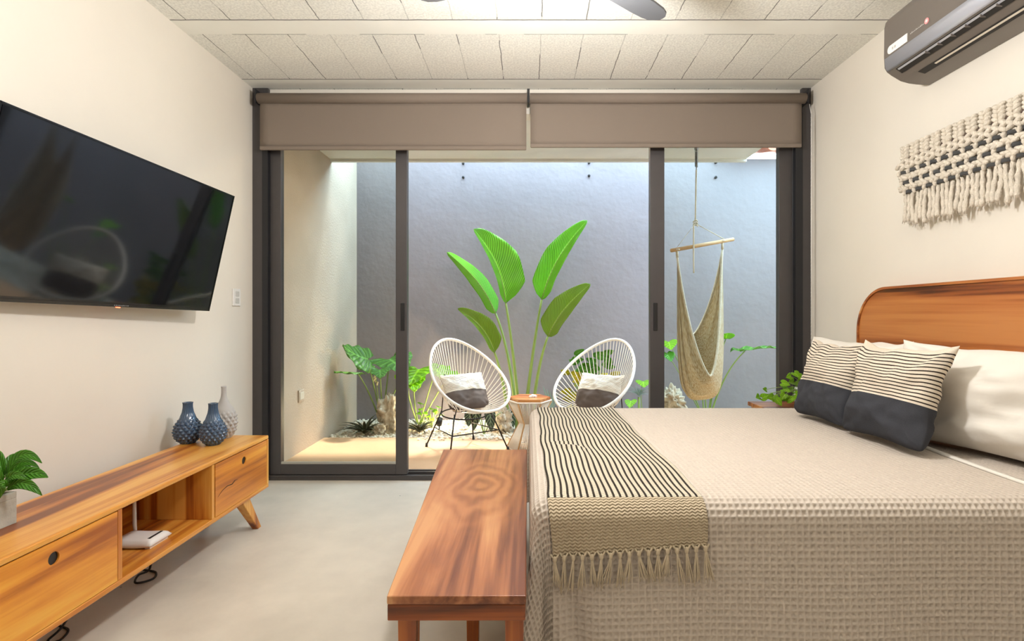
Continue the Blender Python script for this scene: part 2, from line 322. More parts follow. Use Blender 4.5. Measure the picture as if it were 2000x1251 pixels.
# ceiling (joist strips and rough block bays)
def ceil_mat():
    m = mat('beam_and_block_ceiling', sr(220, 216, 202), .85); nt = m.node_tree; N = nt.nodes; L = nt.links; b = N['Principled BSDF']
    g = N.new('ShaderNodeNewGeometry'); sp = N.new('ShaderNodeSeparateXYZ'); L.new(g.outputs['Position'], sp.inputs[0])
    def math_(op, a, c=None, d=None):
        n = N.new('ShaderNodeMath'); n.operation = op
        for i, q in enumerate((a, c, d)):
            if q is None: continue
            if isinstance(q, (int, float)): n.inputs[i].default_value = q
            else: L.new(q, n.inputs[i])
        return n.outputs[0]
    nz = N.new('ShaderNodeTexNoise'); nz.inputs['Scale'].default_value = 12; L.new(g.outputs['Position'], nz.inputs['Vector'])
    yy = math_('ADD', sp.outputs[1], math_('MULTIPLY', math_('SUBTRACT', nz.outputs['Fac'], .5), .008))
    xx = math_('ADD', sp.outputs[0], math_('MULTIPLY', math_('SUBTRACT', nz.outputs['Fac'], .5), .012))
    ph = math_('MODULO', math_('ADD', yy, 7-2.773), .70)          # 0..0.147 smooth joist, rest block
    strip = math_('LESS_THAN', ph, .147)
    line1 = math_('LESS_THAN', math_('ABSOLUTE', math_('SUBTRACT', ph, .004)), .0048)
    line2 = math_('LESS_THAN', math_('ABSOLUTE', math_('SUBTRACT', ph, .147)), .0025)
    n3 = N.new('ShaderNodeTexNoise'); n3.inputs['Scale'].default_value = 1.7; L.new(g.outputs['Position'], n3.inputs['Vector'])
    br = math_('GREATER_THAN', n3.outputs['Fac'], .55)
    xm = math_('MODULO', math_('ADD', xx, 11.5+.03), .232)
    line3 = math_('MULTIPLY', math_('LESS_THAN', xm, .005), math_('SUBTRACT', 1, strip))
    n4 = N.new('ShaderNodeTexNoise'); n4.inputs['Scale'].default_value = 2.6; L.new(g.outputs['Position'], n4.inputs['Vector'])
    line3 = math_('MULTIPLY', line3, math_('MULTIPLY_ADD', math_('GREATER_THAN', n4.outputs['Fac'], .5), .6, .35))
    ln = math_('MAXIMUM', line1, math_('MAXIMUM', math_('MULTIPLY', line2, math_('MULTIPLY', br, .8)), line3))
    pit = N.new('ShaderNodeTexNoise'); pit.inputs['Scale'].default_value = 90; pit.inputs['Detail'].default_value = 3; L.new(g.outputs['Position'], pit.inputs['Vector'])
    cl = N.new('ShaderNodeTexNoise'); cl.inputs['Scale'].default_value = 5; cl.inputs['Detail'].default_value = 3; L.new(g.outputs['Position'], cl.inputs['Vector'])
    pr = N.new('ShaderNodeMapRange'); pr.inputs[1].default_value = .40; pr.inputs[2].default_value = .60; pr.inputs[3].default_value = .84; pr.inputs[4].default_value = 1.0; L.new(pit.outputs['Fac'], pr.inputs[0])
    pc = math_('MAXIMUM', pr.outputs[0], math_('MULTIPLY', strip, .99))
    cc = math_('MULTIPLY', pc, math_('MULTIPLY_ADD', cl.outputs['Fac'], .10, .93))
    fin = math_('MULTIPLY', cc, math_('SUBTRACT', 1, math_('MULTIPLY', ln, .78)))
    mx = N.new('ShaderNodeMix'); mx.data_type = 'RGBA'; mx.inputs[6].default_value = (0, 0, 0, 1); mx.inputs[7].default_value = (*sr(238, 237, 229), 1); L.new(fin, mx.inputs[0]); L.new(mx.outputs[2], b.inputs['Base Color'])
    bp = N.new('ShaderNodeBump'); bp.inputs['Strength'].default_value = .6; bp.inputs['Distance'].default_value = .004; L.new(fin, bp.inputs['Height']); L.new(bp.outputs[0], b.inputs['Normal'])
    return m
M['ceiling'] = ceil_mat()
# striped textiles, driven by UV in metres
def stripe_mat(name, base, dark, period, duty, axis=0, lo=-99, hi=99, plain=None, plain_below=None, rough=.95, zig=False, phase=0.0, fade=0):
    m = mat(name, base, rough, spec=.15); nt = m.node_tree; N = nt.nodes; L = nt.links; b = N['Principled BSDF']
    uv = N.new('ShaderNodeUVMap'); uv.uv_map = 'UVMap'; sp = N.new('ShaderNodeSeparateXYZ'); L.new(uv.outputs[0], sp.inputs[0])
    def math_(op, a, c=None, d=None):
        n = N.new('ShaderNodeMath'); n.operation = op
        for i, q in enumerate((a, c, d)):
            if q is None: continue
            if isinstance(q, (int, float)): n.inputs[i].default_value = q
            else: L.new(q, n.inputs[i])
        return n.outputs[0]
    u, v = sp.outputs[axis], sp.outputs[1-axis]
    st = math_('LESS_THAN', math_('MODULO', math_('ADD', u, 10+phase), period), period*duty)
    st = math_('MULTIPLY', st, math_('MULTIPLY', math_('GREATER_THAN', u, lo), math_('LESS_THAN', u, hi)))
    tc = N.new('ShaderNodeTexNoise'); tc.inputs['Scale'].default_value = 260; L.new(uv.outputs[0], tc.inputs['Vector'])
    wv = math_('MULTIPLY_ADD', tc.outputs['Fac'], .35, .83)
    mx = N.new('ShaderNodeMix'); mx.data_type = 'RGBA'; mx.inputs[6].default_value = (*base, 1); mx.inputs[7].default_value = (*dark, 1)
    L.new(st, mx.inputs[0]); out = mx.outputs[2]
    if plain is not None:
        k = math_('LESS_THAN', (v if plain_below[0] == 'v' else u), plain_below[1])
        m2 = N.new('ShaderNodeMix'); m2.data_type = 'RGBA'; m2.inputs[7].default_value = (*plain, 1); L.new(k, m2.inputs[0]); L.new(out, m2.inputs[6]); out = m2.outputs[2]
    m3 = N.new('ShaderNodeMix'); m3.data_type = 'RGBA'; m3.blend_type = 'MULTIPLY'; m3.inputs[0].default_value = 1; L.new(out, m3.inputs[6])
    cb = N.new('ShaderNodeCombineXYZ'); [L.new(wv, cb.inputs[i]) for i in range(3)]; L.new(cb.outputs[0], m3.inputs[7]); L.new(m3.outputs[2], b.inputs['Base Color'])
    if zig:   # zigzag weave relief
        tri = math_('ABSOLUTE', math_('SUBTRACT', math_('MODULO', math_('ADD', sp.outputs[0], 10), .016), .008))
        zz = math_('SINE', math_('MULTIPLY', math_('ADD', sp.outputs[1], math_('MULTIPLY', tri, .5)), 2*pi/.0085))
        bp = N.new('ShaderNodeBump'); bp.inputs['Strength'].default_value = .8; bp.inputs['Distance'].default_value = .003; L.new(zz, bp.inputs['Height']); L.new(bp.outputs[0], b.inputs['Normal'])
    else:
        bp = N.new('ShaderNodeBump'); bp.inputs['Strength'].default_value = .25; bp.inputs['Distance'].default_value = .002; L.new(tc.outputs['Fac'], bp.inputs['Height']); L.new(bp.outputs[0], b.inputs['Normal'])
    return m
CREAM = sr(220, 208, 190)
M['cushion'] = stripe_mat('striped_linen', CREAM, sr(58, 48, 42), .0155, .33, axis=1, lo=.192, hi=.408, plain=sr(62, 63, 68), plain_below=('u', .19))
M['cushion_patio'] = stripe_mat('striped_linen_outdoor', sr(232, 224, 208), sr(88, 76, 66), .012, .25, axis=1, lo=.165, hi=.30, plain=sr(96, 86, 80), plain_below=('u', .16))
M['throw'] = stripe_mat('striped_throw_weave', sr(222, 210, 188), sr(60, 53, 46), .0187, .36, axis=0, plain=sr(194, 177, 150), plain_below=('v', -.02), zig=True)
M['fringe'] = mat('tan_cotton_fringe', sr(198, 182, 156), .95, noise_amt=.1, noise_scale=80)

# ------------------------------------------------------------------ room shell
XL, XR, YD, ZC = -1.868, 1.92, 3.64, 2.666
YB = -2.4; PX0, PX1, PY1 = -1.88, 5.0, 5.85
def struct(name, mb, m, bevel=0, label=None): 
    o = mb.build(name, m, None, bevel=bevel); o['kind'] = 'structure'
    return o
struct('floor', MB().box(XL-.15, XR+.15, YB-.1, YD+.06, -.12, 0), M['floor'])
struct('ceiling', MB().box(XL-.15, XR+.15, YB-.1, YD+.12, ZC, ZC+.25), M['ceiling'])
struct('wall_left', MB().box(XL-.15, XL, YB-.1, YD, 0, ZC), M['wall'])
struct('wall_right', MB().box(XR, XR+.15, YB-.1, YD, 0, ZC), M['wall'])
struct('wall_back', MB().box(XL, XR, YB-.1, YB, 0, ZC), mat('taupe_plaster', sr(70, 60, 52), .8, bump=.1))
struct('floor_patio', MB().box(PX0-.2, PX1+.2, YD+.06, 4.92, -.12, -.005), M['patio_floor'])
struct('wall_patio_left', MB().box(PX0-.2, PX0, YD+.02, PY1+.2, -.12, 4.4), M['patio_wall'])  # unseen upper part raised to limit sky light in the slot
struct('wall_patio_back', MB().box(PX0, PX1+.2, PY1, PY1+.2, -.12, 2.84).box(PX0, 2.10, PY1, PY1+.2, 2.84, 3.15), M['grey_wall'])  # unseen upper strip, height chosen for the light through the slot
struct('wall_patio_right', MB().box(PX1, PX1+.2, YD+.12, PY1, -.12, 2.84), M['grey_wall'])
struct('wall_patio_front', MB().box(XR+.15, PX1+.2, YD, YD+.12, -.12, 2.86), M['patio_wall'])
struct('ceiling_patio', MB().box(PX0, 2.08, YD+.12, 5.08, 2.61, 4.4), M['soffit'])  # mass above the soffit is unseen, added to narrow the sky opening
struct('trim_1', MB().box(PX0, 2.08, 5.06, 5.10, 2.585, 2.62), M['soffit'])
# planting bed
struct('trim_2', MB().box(PX0, PX1, 4.92, PY1, -.14, -.03), M['soil'])
def gravel():
    mb = MB(); V = [(0, 0, 1), (.894, 0, .447), (.276, .851, .447), (-.724, .526, .447), (-.724, -.526, .447), (.276, -.851, .447), (.724, .526, -.447), (-.276, .851, -.447), (-.894, 0, -.447), (-.276, -.851, -.447), (.724, -.526, -.447), (0, 0, -1)]
    Fc = [(0, 1, 2), (0, 2, 3), (0, 3, 4), (0, 4, 5), (0, 5, 1), (1, 6, 2), (2, 7, 3), (3, 8, 4), (4, 9, 5), (5, 10, 1), (2, 6, 7), (3, 7, 8), (4, 8, 9), (5, 9, 10), (1, 10, 6), (6, 11, 7), (7, 11, 8), (8, 11, 9), (9, 11, 10), (10, 11, 6)]
    for i in range(7500):
        x = random.uniform(PX0+.02, PX1-.3)
        y = random.uniform(4.925, PY1-.02)
        if random.random() < .05 and -1 < x < .1: y = random.uniform(4.80, 4.93)
        r = random.uniform(.008, .019); z = -.03+random.uniform(-.004, .02)
        if y < 4.92: z = -.005+r*.4
        s = [r*random.uniform(.7, 1.2) for _ in range(3)]
        mb.add([(x+a*s[0], y+b*s[1], z+c*s[2]*.8) for a, b, c in V], Fc)
    mb.box(PX0+.01, PX1-.01, 4.925, PY1-.01, -.034, -.026)
    o = mb.build('gravel', M['gravel']); tag(o, 'pale gravel filling the planting bed along the grey patio wall', 'gravel', kind='stuff')
gravel()
# tiles over the far right of the back wall
mb = MB()
for i in range(12):
    x = 2.15+i*.11
    vs = []
    for yy, zz in ((5.62, 2.86), (6.4, 3.05)):
        for k in range(9):
            th = pi*k/8; vs.append((x+.055*math.cos(th), yy, zz+.05*math.sin(th)*(1 if i % 2 else -1)+.05))
    mb.add(vs, [(k, k+1, 9+k+1, 9+k) for k in range(8)])
o = mb.build('tile_roof', M['terracotta'], smooth=True, solid=.012); tag(o, 'terracotta tiled eave above the far right of the patio wall', 'roof')
for px, py, wh in ((905, 320, 'upper bolt above the left chair'), (905, 347, 'lower bolt above the left chair'), (1150, 319, 'upper bolt above the right side leaves'), (1150, 344, 'lower bolt above the right side leaves'), (1397, 318, 'upper bolt right of the hammock rope'), (1397, 347, 'lower bolt right of the hammock rope')):
    p = W(px, py, PY1)
    b = MB(); b.tube([(p.x, PY1+.0, p.z), (p.x, PY1-.022, p.z)], .011, 8); b.ell((p.x, PY1-.024, p.z), (.015, .006, .015))
    tag(b.build('wall_bolt', M['iron'], smooth=True), 'metal bolt stub high on the grey wall, '+wh, 'bolt', 'bolt stubs along the top of the patio wall')

# ------------------------------------------------------------------ sliding doors
mb = MB()
mb.box(XL, -1.763, YD-.03, YD+.12, 0, ZC); mb.box(1.86, XR, YD-.03, YD+.12, 0, ZC)
mb.box(-1.763, 1.86, YD-.01, YD+.12, 0, .022); mb.box(-1.763, 1.86, YD-.01, YD+.012, .022, .034); mb.box(-1.763, 1.86, YD+.06, YD+.075, .022, .04); mb.box(-1.763, 1.86, YD+.105, YD+.12, .022, .04)
struct('trim_3', mb, M['frame'], bevel=.002)
struct('wall_front', MB().box(-1.763, 1.86, YD, YD+.12, 2.50, ZC), M['wall'])
mb = MB(); mb.box(-1.80, -1.762, YD-.034, YD+.0, .02, 2.5); mb.box(1.812, 1.862, YD-.034, YD+.0, .02, 2.5)
struct('trim_4', mb, M['frame_dark'])
def door(name, x0, x1, sl, srr, label, hx):
    t = thing(name, ((x0+x1)/2, YD+.035, .036), label, None, kind='structure')
    b = MB(); y0, y1 = YD+.0, YD+.05
    b.box(x0, x0+sl, y0, y1, .036, 2.50); b.box(x1-srr, x1, y0, y1, .036, 2.50)
    b.box(x0+sl, x1-srr, y0, y1, .036, .108); b.box(x0+sl, x1-srr, y0, y1, 2.43, 2.50)
    b.build('door_frame', M['frame'], t, bevel=.003)
    g = MB(); g.box(x0+sl-.005, x1-srr+.005, y0+.022, y0+.028, .10, 2.44); g.build('pane', M['glass'], t)
    s = MB(); s.box(x0+sl, x1-srr, y0+.004, y0+.02, .108, .122); s.build('glazing_bead', mat('pale_bead', sr(170, 168, 156), .6), t)
    h = MB(); h.box(hx-.014, hx+.014, y0-.006, y0+.004, 1.02, 1.21); ho = h.build('door_handle', M['black'], t, bevel=.004)
    return t
door('door_1', -1.763, -.826, .074, .078, 'left sliding glass door with dark bronze frame', -.838-.018)
door('door_2', .836, 1.81, .098, .092, 'right sliding glass door in front of the hammock chair', .872)

# ------------------------------------------------------------------ roller blinds
def blind(x0, x1, xr0, xr1, zb, label):
    t = thing('roller_blind', ((x0+x1)/2, 3.57, zb), label, 'blind', 'roller blinds over the sliding doors')
    Yb = 3.545; zt = EYE+(VY-181)*Yb/F; zm = EYE+(VY-201)*Yb/F
    r = (zt-zm)/2
    MB().tube([(xr0, Yb+r*.3, (zt+zm)/2), (xr1, Yb+r*.3, (zt+zm)/2)], r, 24).build('roller_tube', M['blind'], t, smooth=True)
    f = MB(); f.grid(lambda u, v: (x0+(x1-x0)*u, Yb+.012+.003*math.sin(u*5), zm+.02+(zb+.02-zm-.02)*v), 30, 8); f.build('blind_fabric', M['blind'], t, smooth=True, solid=.002)
    MB().box(x0, x1, Yb+.003, Yb+.022, zb, zb+.026).build('bottom_bar', M['blind'], t, bevel=.006)
    for x in (xr0-.006, xr1+.006):
        MB().box(x-.004, x+.004, Yb-.02, Yb+.06, zm-.005, zt+.02).build('bracket', M['frame_dark'], t, bevel=.002)
    return t
Yb = 3.545
bx = lambda px: (px-VX)*Yb/F
blind(bx(506), bx(1028), bx(503), bx(1029), EYE+(VY-292)*Yb/F, 'taupe roller blind over the left half of the doorway')
blind(bx(1036), bx(1567), bx(1035), bx(1574), EYE+(VY-287)*Yb/F, 'taupe roller blind over the right half of the doorway')
b = MB()
for dx in (0, .018): b.tube([(1.862+dx*.6, 3.50+dx, 2.45), (1.862+dx*.6, 3.50+dx, .95)], .0022, 6)
for k in range(60):
    b.ell((1.862, 3.50, .95+k*.025), (.0035, .0035, .0035), nu=6, nv=4)
b.tube([(1.862, 3.50, .95), (1.867, 3.509, .935), (1.873, 3.518, .95)], .0022, 6)
b.tube([(1.862, 3.50, 2.45), (1.862, 3.52, 2.52)], .0022, 6)
b.build('blind_cord', M['white'], smooth=True); o = bpy.context.scene.objects['blind_cord']; tag(o, 'thin bead chain loop hanging beside the right door frame', 'blind chain')

# ------------------------------------------------------------------ wall switch, outlet
t = thing('light_switch', (XL, 3.405, 1.18), 'white double light switch plate on the left wall beside the doors', 'switch')
MB().box(XL, XL+.009, 3.362, 3.448, 1.185, 1.295).build('cover_plate', M['white'], t, bevel=.003)
for z in (1.218, 1.262): MB().box(XL+.009, XL+.013, 3.385, 3.425, z-.016, z+.016).build('switch_key', mat('grey_key', sr(205, 203, 198), .4), t, bevel=.002)
t = thing('outdoor_outlet', (PX0, 4.40, .42), 'cream cover plate low on the beige patio side wall', 'outlet')
MB().box(PX0, PX0+.012, 4.35, 4.45, .41, .51).build('cover_plate', M['patio_wall'], t, bevel=.003)
MB().box(PX0+.012, PX0+.016, 4.362, 4.438, .43, .49).build('lid', M['sheet'], t, bevel=.002)

# ------------------------------------------------------------------ television
def television():
    u = Vector((.047, 1, -.023)).normalized(); B = Vector((-.599*2.92, 2.92, EYE+.00673*2.92)); T = Vector((-.551*2.93, 2.93, EYE+.2221*2.93))
    v = (T-B).normalized(); v = (v-u*v.dot(u)).normalized(); n = v.cross(u)
    if n.x < 0: n = -n
    Wd, H = 1.243, (T-B).length
    t = thing('television', (XL+.02, 2.38, 1.14), 'large black flat television tilted out from the left wall, screen off', 'television')
    def P(a, b, c): return B-u*a+v*b+n*c      # a from right edge to left
    def bx_(mb, a0, a1, b0, b1, c0, c1):
        mb.hexa([P(a0, b0, c0), P(a1, b0, c0), P(a1, b0, c1), P(a0, b0, c1)], [P(a0, b1, c0), P(a1, b1, c0), P(a1, b1, c1), P(a0, b1, c1)])
    m = MB(); bx_(m, 0, Wd, 0, H, -.035, -.001); m.build('casing', M['bezel'], t, bevel=.004)
    m = MB(); bx_(m, .010, Wd-.010, .020, H-.010, -.002, .0015); m.build('screen', M['screen'], t)
    m = MB(); bx_(m, 0, Wd, 0, .012, -.001, .003); bx_(m, 0, Wd, H-.006, H, -.001, .003); bx_(m, 0, .006, 0, H, -.001, .003); bx_(m, Wd-.006, Wd, 0, H, -.001, .003); m.build('bezel', M['bezel'], t)
    # small logo strokes and the standby light
    m = MB(); a = .56
    for k in range(9):
        bx_(m, a+k*.009, a+k*.009+.005, .004, .009, .003, .0036)
    m.build('logo', mat('grey_logo', sr(120, 120, 120), .5), t)
    led = bpy.data.materials.new('red_standby'); led.use_nodes = True; e = led.node_tree.nodes['Principled BSDF']; e.inputs['Emission Color'].default_value = (1, .12, .05, 1); e.inputs['Emission Strength'].default_value = 6; e.inputs['Base Color'].default_value = (1, .1, .05, 1)
    m = MB(); bx_(m, .600, .62, -.004, .002, -.004, .002); m.build('standby_light', led, t)
    m = MB(); c = P(.55, .33, -.035); m.box(XL, XL+.02, c.y-.2, c.y+.2, c.z-.15, c.z+.15)
    m.tube([(XL+.01, c.y, c.z+.05), c+Vector((0, 0, .05))], .025, 8); m.tube([(XL+.01, c.y, c.z-.1), c+Vector((-.03, 0, -.1))], .025, 8); m.build('wall_bracket', M['black'], t)
television()

# ------------------------------------------------------------------ console
def console():
    x1, x0, y0, y1, z0, z1 = -1.411, -1.766, 1.32, 2.90, .193, .475
    t = thing('media_console', ((x0+x1)/2, (y0+y1)/2, 0), 'low honey-coloured wooden media console with splayed legs along the left wall', 'media console')
    th = .02
    MB().box(x0, x1, y0, y1, z1-th, z1).build('top', M['wood_console'], t, bevel=.006)
    MB().box(x0, x1, y0, y1, z0, z0+th).build('bottom_panel', M['wood_console'], t, bevel=.004)
    MB().box(x0, x0+.008, y0+th, y1-th, z0+th, z1-th).build('back_panel', M['wood_console'], t)
    for ya in (y0, y1-.018): MB().box(x0, x1, ya, ya+.018, z0+th, z1-th).build('side_panel', M['wood_in'], t, bevel=.003)
    for ya in (1.836, 2.382): MB().box(x0+.008, x1-.002, ya, ya+.02, z0+th, z1-th).build('divider', M['wood_in'], t, bevel=.002)
    for ya, yb, hy in ((y0+.02, 1.834, 1.586), (2.404, y1-.02, 2.649)):
        # drawer front with a round finger hole
        hz, r = .405, .019; n = 32; b = MB(); za, zb = z0+th+.002, z1-th-.002; ya2, yb2 = ya+.002, yb-.002
        def ring(x):
            return [(x, hy+r*math.cos(2*pi*k/n), hz+r*math.sin(2*pi*k/n)) for k in range(n)]
        def outer(x):
            o = []
            for k in range(n):
                c, s_ = math.cos(2*pi*k/n), math.sin(2*pi*k/n)
                q = min((yb2-hy)/c if c > 1e-6 else 1e9, (ya2-hy)/c if c < -1e-6 else 1e9, (zb-hz)/s_ if s_ > 1e-6 else 1e9, (za-hz)/s_ if s_ < -1e-6 else 1e9)
                o.append((x, hy+q*c, hz+q*s_))
            for (cy, cz) in ((ya2, za), (ya2, zb), (yb2, za), (yb2, zb)):
                i = min(range(n), key=lambda j: (o[j][1]-cy)**2+(o[j][2]-cz)**2); o[i] = (x, cy, cz)
            return o
        fx, bx2 = x1-.001, x1-.006
        b.add(ring(fx)+outer(fx)+ring(bx2)+outer(bx2), [f for k in range(n) for j in [(k+1) % n] for f in ((k, j, n+j, n+k), (2*n+k, 3*n+k, 3*n+j, 2*n+j), (k, 2*n+k, 2*n+j, j), (n+k, n+j, 3*n+j, 3*n+k))])
        d = b.build('drawer', M['wood_console_front'], t)
        MB().box(x0+.01, x1-.0065, ya2+.002, yb2-.002, za, zb).build('hole_shade_box', M['black'], d)  # black block stands in for the shade inside the finger hole
    # faint dark crack line in the right drawer
    p = [(x1, 2.425+.0, .300), (x1, 2.46, .318), (x1, 2.50, .326), (x1, 2.54, .322), (x1, 2.565, .332), (x1, 2.59, .330)]
    MB().tube(p, [.0006, .0012, .0018, .0022, .0016, .0005], 5).build('wood_crack', M['ac_dark'], t)
    for sx, cy, sy in ((1, 2.70, 1), (1, 1.50, -1), (0, 2.70, 1), (0, 1.50, -1)):
        xa = x1-.045 if sx else x0+.06; dx = .018 if sx else -.01
        b = MB(); ft = .017; tp = .036
        cyt, cyb = cy, cy+sy*.125
        b.hexa([(xa+dx-ft, cyb-ft, 0), (xa+dx+ft, cyb-ft, 0), (xa+dx+ft, cyb+ft, 0), (xa+dx-ft, cyb+ft, 0)], [(xa-tp*.7, cyt-tp, z0+.002), (xa+tp*.7, cyt-tp, z0+.002), (xa+tp*.7, cyt+tp, z0+.002), (xa-tp*.7, cyt+tp, z0+.002)])
        b.build('leg', M['wood_leg'], t, bevel=.004)
    return t
console()
# power cables on the floor under the console
b = MB(); 
pts = [(-1.80, 2.42, .004), (-1.72, 2.36, .004), (-1.63, 2.33, .004), (-1.60, 2.27, .004), (-1.635, 2.22, .012), (-1.66, 2.27, .02), (-1.64, 2.31, .03), (-1.65, 2.32, .12), (-1.70, 2.25, .175)]
def smooth(pts, n=6):
    out = []; P = [Vector(p) for p in pts]
    for i in range(len(P)-1):
        a, b_, c, d = P[max(i-1, 0)], P[i], P[i+1], P[min(i+2, len(P)-1)]
        for k in range(n):
            t = k/n; out.append(.5*((2*b_)+(c-a)*t+(2*a-5*b_+4*c-d)*t*t+(3*b_-a-3*c+d)*t**3))
    out.append(P[-1]); return out
b.tube(smooth(pts), .0045, 6); tag(b.build('power_cable', M['iron'], smooth=True), 'dark power cable looping on the floor under the console middle', 'cable')
b = MB(); b.tube(smooth([(-1.80, 1.98, .004), (-1.70, 1.93, .004), (-1.64, 1.90, .004), (-1.62, 1.84, .004), (-1.65, 1.83, .01), (-1.66, 1.90, .02), (-1.65, 1.95, .10), (-1.72, 1.95, .18)]), .004, 6)
tag(b.build('power_cable', M['iron'], smooth=True), 'dark cable loop under the near drawer of the console', 'cable')

# router
t = thing('wifi_router', (-1.55, 2.14, .213), 'white wifi router with one antenna in the open console bay', 'router')
b = MB()
def rout(u, v):
    x = -1.635+.165*u; y = 2.075+.125*v; e = 1-abs(2*u-1)**6; g = 1-abs(2*v-1)**6
    return (x, y, .222+.024*(min(e, 1)*min(g, 1))**.5+.006*(2*u-1)**2)
b.grid(rout, 16, 14); top = list(b.v)
b2 = MB(); b2.grid(rout, 16, 14); b2.grid(lambda u, v: (-1.630+.155*u, 2.08+.115*v, .216+.006*(2*u-1)**2), 16, 14)
nn = 17
rim = [i for i in range(nn)]+[nn*(j+1)-1 for j in range(1, 15)]+[nn*14+i for i in range(15, -1, -1)]+[nn*j for j in range(13, 0, -1)]
off = nn*15
for k in range(len(rim)): b2.f.append((rim[k], rim[(k+1) % len(rim)], rim[(k+1) % len(rim)]+off, rim[k]+off))
b2.build('body', M['white'], t, smooth=True)
for xx in (-1.61, -1.50): MB().box(xx, xx+.02, 2.085, 2.19, .213, .222).build('foot', M['white'], t)
MB().tube([(-1.625, 2.205, .232), (-1.64, 2.22, .26), (-1.645, 2.225, .43)], [.006, .008, .006], 10).build('antenna', M['white'], t, smooth=True)
MB().box(-1.50, -1.49, 2.10, 2.175, .2450, .2480).build('status_lights', M['ac_dark'], t)

# ------------------------------------------------------------------ vases
def diamond_vase(x, y, z, R, H, m, label, neck, tall, group):
    n = 96; prof = []; NZ = 90
    for j in range(NZ+1):
        q = j/NZ
        if not tall:
            keys = [(0, .50), (.04, .62), (.15, .90), (.28, 1.0), (.42, .92), (.6, .62), (.75, .40), (.88, .33), (.97, .33), (1, .36)]
        else:
            keys = [(0, .55), (.04, .68), (.15, .92), (.30, 1.0), (.45, .93), (.58, .72), (.68, .42), (.78, .24), (.88, .19), (.97, .19), (1, .22)]
        for i in range(len(keys)-1):
            if keys[i][0] <= q <= keys[i+1][0]:
                f = (q-keys[i][0])/(keys[i+1][0]-keys[i][0]); f = f*f*(3-2*f) if False else f; rr = keys[i][1]+(keys[i+1][1]-keys[i][1])*f; break
        prof.append([rr*R, q*H])
    for _ in range(4):
        for j in range(1, NZ): prof[j][0] = (prof[j-1][0]+2*prof[j][0]+prof[j+1][0])/4
    K = 14; lim = .62 if not tall else .55
    def disp(j, th, zz):
        q = zz/H; r0 = prof[min(j, NZ)][0]
        if q < lim:
            s1 = (th*K/(2*pi)+q*7.0); s2 = (th*K/(2*pi)-q*7.0)
            a = abs((s1 % 1)-.5)*2; c = abs((s2 % 1)-.5)*2
            return .0095*(min(a, c)-.4)*min(1, (lim-q)*8)*min(1, q*12+.2)*1.6*(R/.066)
        return (.0016*math.sin(th*20) if not tall else 0)*min(1, (q-lim)*10)
    full = [(p[0], p[1]) for p in prof]+[(prof[-1][0]-.004, H), (prof[-1][0]-.006, H-.03), (.002, H-.035)]
    b = MB(); b.lathe(full, (x, y, z), n, disp=lambda j, th, zz: disp(j, th, zz) if j <= NZ else 0)
    tag(b.build('ceramic_vase', m, smooth=True), label, 'vase', group)
G = 'ceramic vases on the console'
diamond_vase(-1.737, 2.72, .475, .064, .208, M['bluevase'], 'blue glazed ceramic vase, left of the two blue ones, nearest the wall', .3, False, G)
diamond_vase(-1.587, 2.685, .475, .060, .209, M['bluevase'], 'blue glazed ceramic vase at the front, just before the tall grey one', .3, False, G)
diamond_vase(-1.617, 2.832, .475, .062, .274, M['greyvase'], 'tall grey ceramic vase with narrow neck at the console far end', .2, True, G)

# ------------------------------------------------------------------ leaves
def blade(base, tip, side, wl, wr, fold=.25, arch=0.0, nt=14, ns=4, prof=None, up=None, ruffle=0, seed=0, bend=0):
    """leaf surface along base->tip; returns verts, faces, uv. side = unit vector across; wl/wr half widths; arch = bow along normal"""
    base, tip, side = Vector(base), Vector(tip), Vector(side).normalized()
    ax = tip-base; nrm = ax.cross(side).normalized() if up is None else Vector(up).normalized()
    prof = prof or (lambda t: math.sin(pi*t**.8)**.75)
    vs, uv = [], []
    for j in range(nt+1):
        t = j/nt; c = base+ax*t+nrm*arch*math.sin(pi*t)+side*(bend*math.sin(pi*t**.9)); p = max(0.0, prof(t))
        for i in range(-ns, ns+1):
            s_ = i/ns; wd = wr if s_ > 0 else wl
            q = s_*wd*p
            rf = ruffle*math.sin(t*23+seed+s_*2)*abs(s_)
            vs.append(c+side*q+nrm*(fold*abs(q)+rf)); uv.append((s_, t))
    n = 2*ns+1
    fs = [(j*n+i, j*n+i+1, (j+1)*n+i+1, (j+1)*n+i) for j in range(nt) for i in range(n-1)]
    return vs, fs, uv
def leaf(parent, name, m, *a, solid=.0012, **k):
    vs, fs, uv = blade(*a, **k); b = MB(); b.add(vs, fs); return b.build(name, m, parent, smooth=True, uv=uv, solid=solid)
def multi(parent, name, m, blades, solid=.001):
    b = MB(); U = []
    for bl in blades: b.add(bl[0], bl[1]); U += bl[2]
    return b.build(name, m, parent, smooth=True, uv=U, solid=solid)
def heart(center, tip_dir, side, L, Wd, droop=.2, ruffle=.0, cup=.15, nt=16, ns=6, seed=0):
    """elephant-ear leaf: petiole joins at center; lobes behind it"""
    center, d, s_ = Vector(center), Vector(tip_dir).normalized(), Vector(side).normalized(); n = s_.cross(d).normalized()
    if n.z < 0: n = -n
    vs, uv = [], []
    for j in range(nt+1):
        t = j/nt; y = -.32+1.32*t
        wdt = (math.sin(pi*min(1, (t*.96+.04))**.62)**.8)
        for i in range(-ns, ns+1):
            q = i/ns; yy = y
            if t < .3: yy = y+(.30-t)*.9*(1-abs(q))**1.2          # notch between the lobes
            p = center+d*(yy*L)+s_*(q*wdt*Wd/2)-n*(droop*L*max(0, yy)**2)+n*(cup*abs(q)*wdt*Wd*.5-.0)+n*(ruffle*math.sin(t*19+i*1.3+seed)*abs(q))
            vs.append(p); uv.append((q, t))
    m_ = 2*ns+1
    fs = [(j*m_+i, j*m_+i+1, (j+1)*m_+i+1, (j+1)*m_+i) for j in range(nt) for i in range(m_-1)]
    return vs, fs, uv
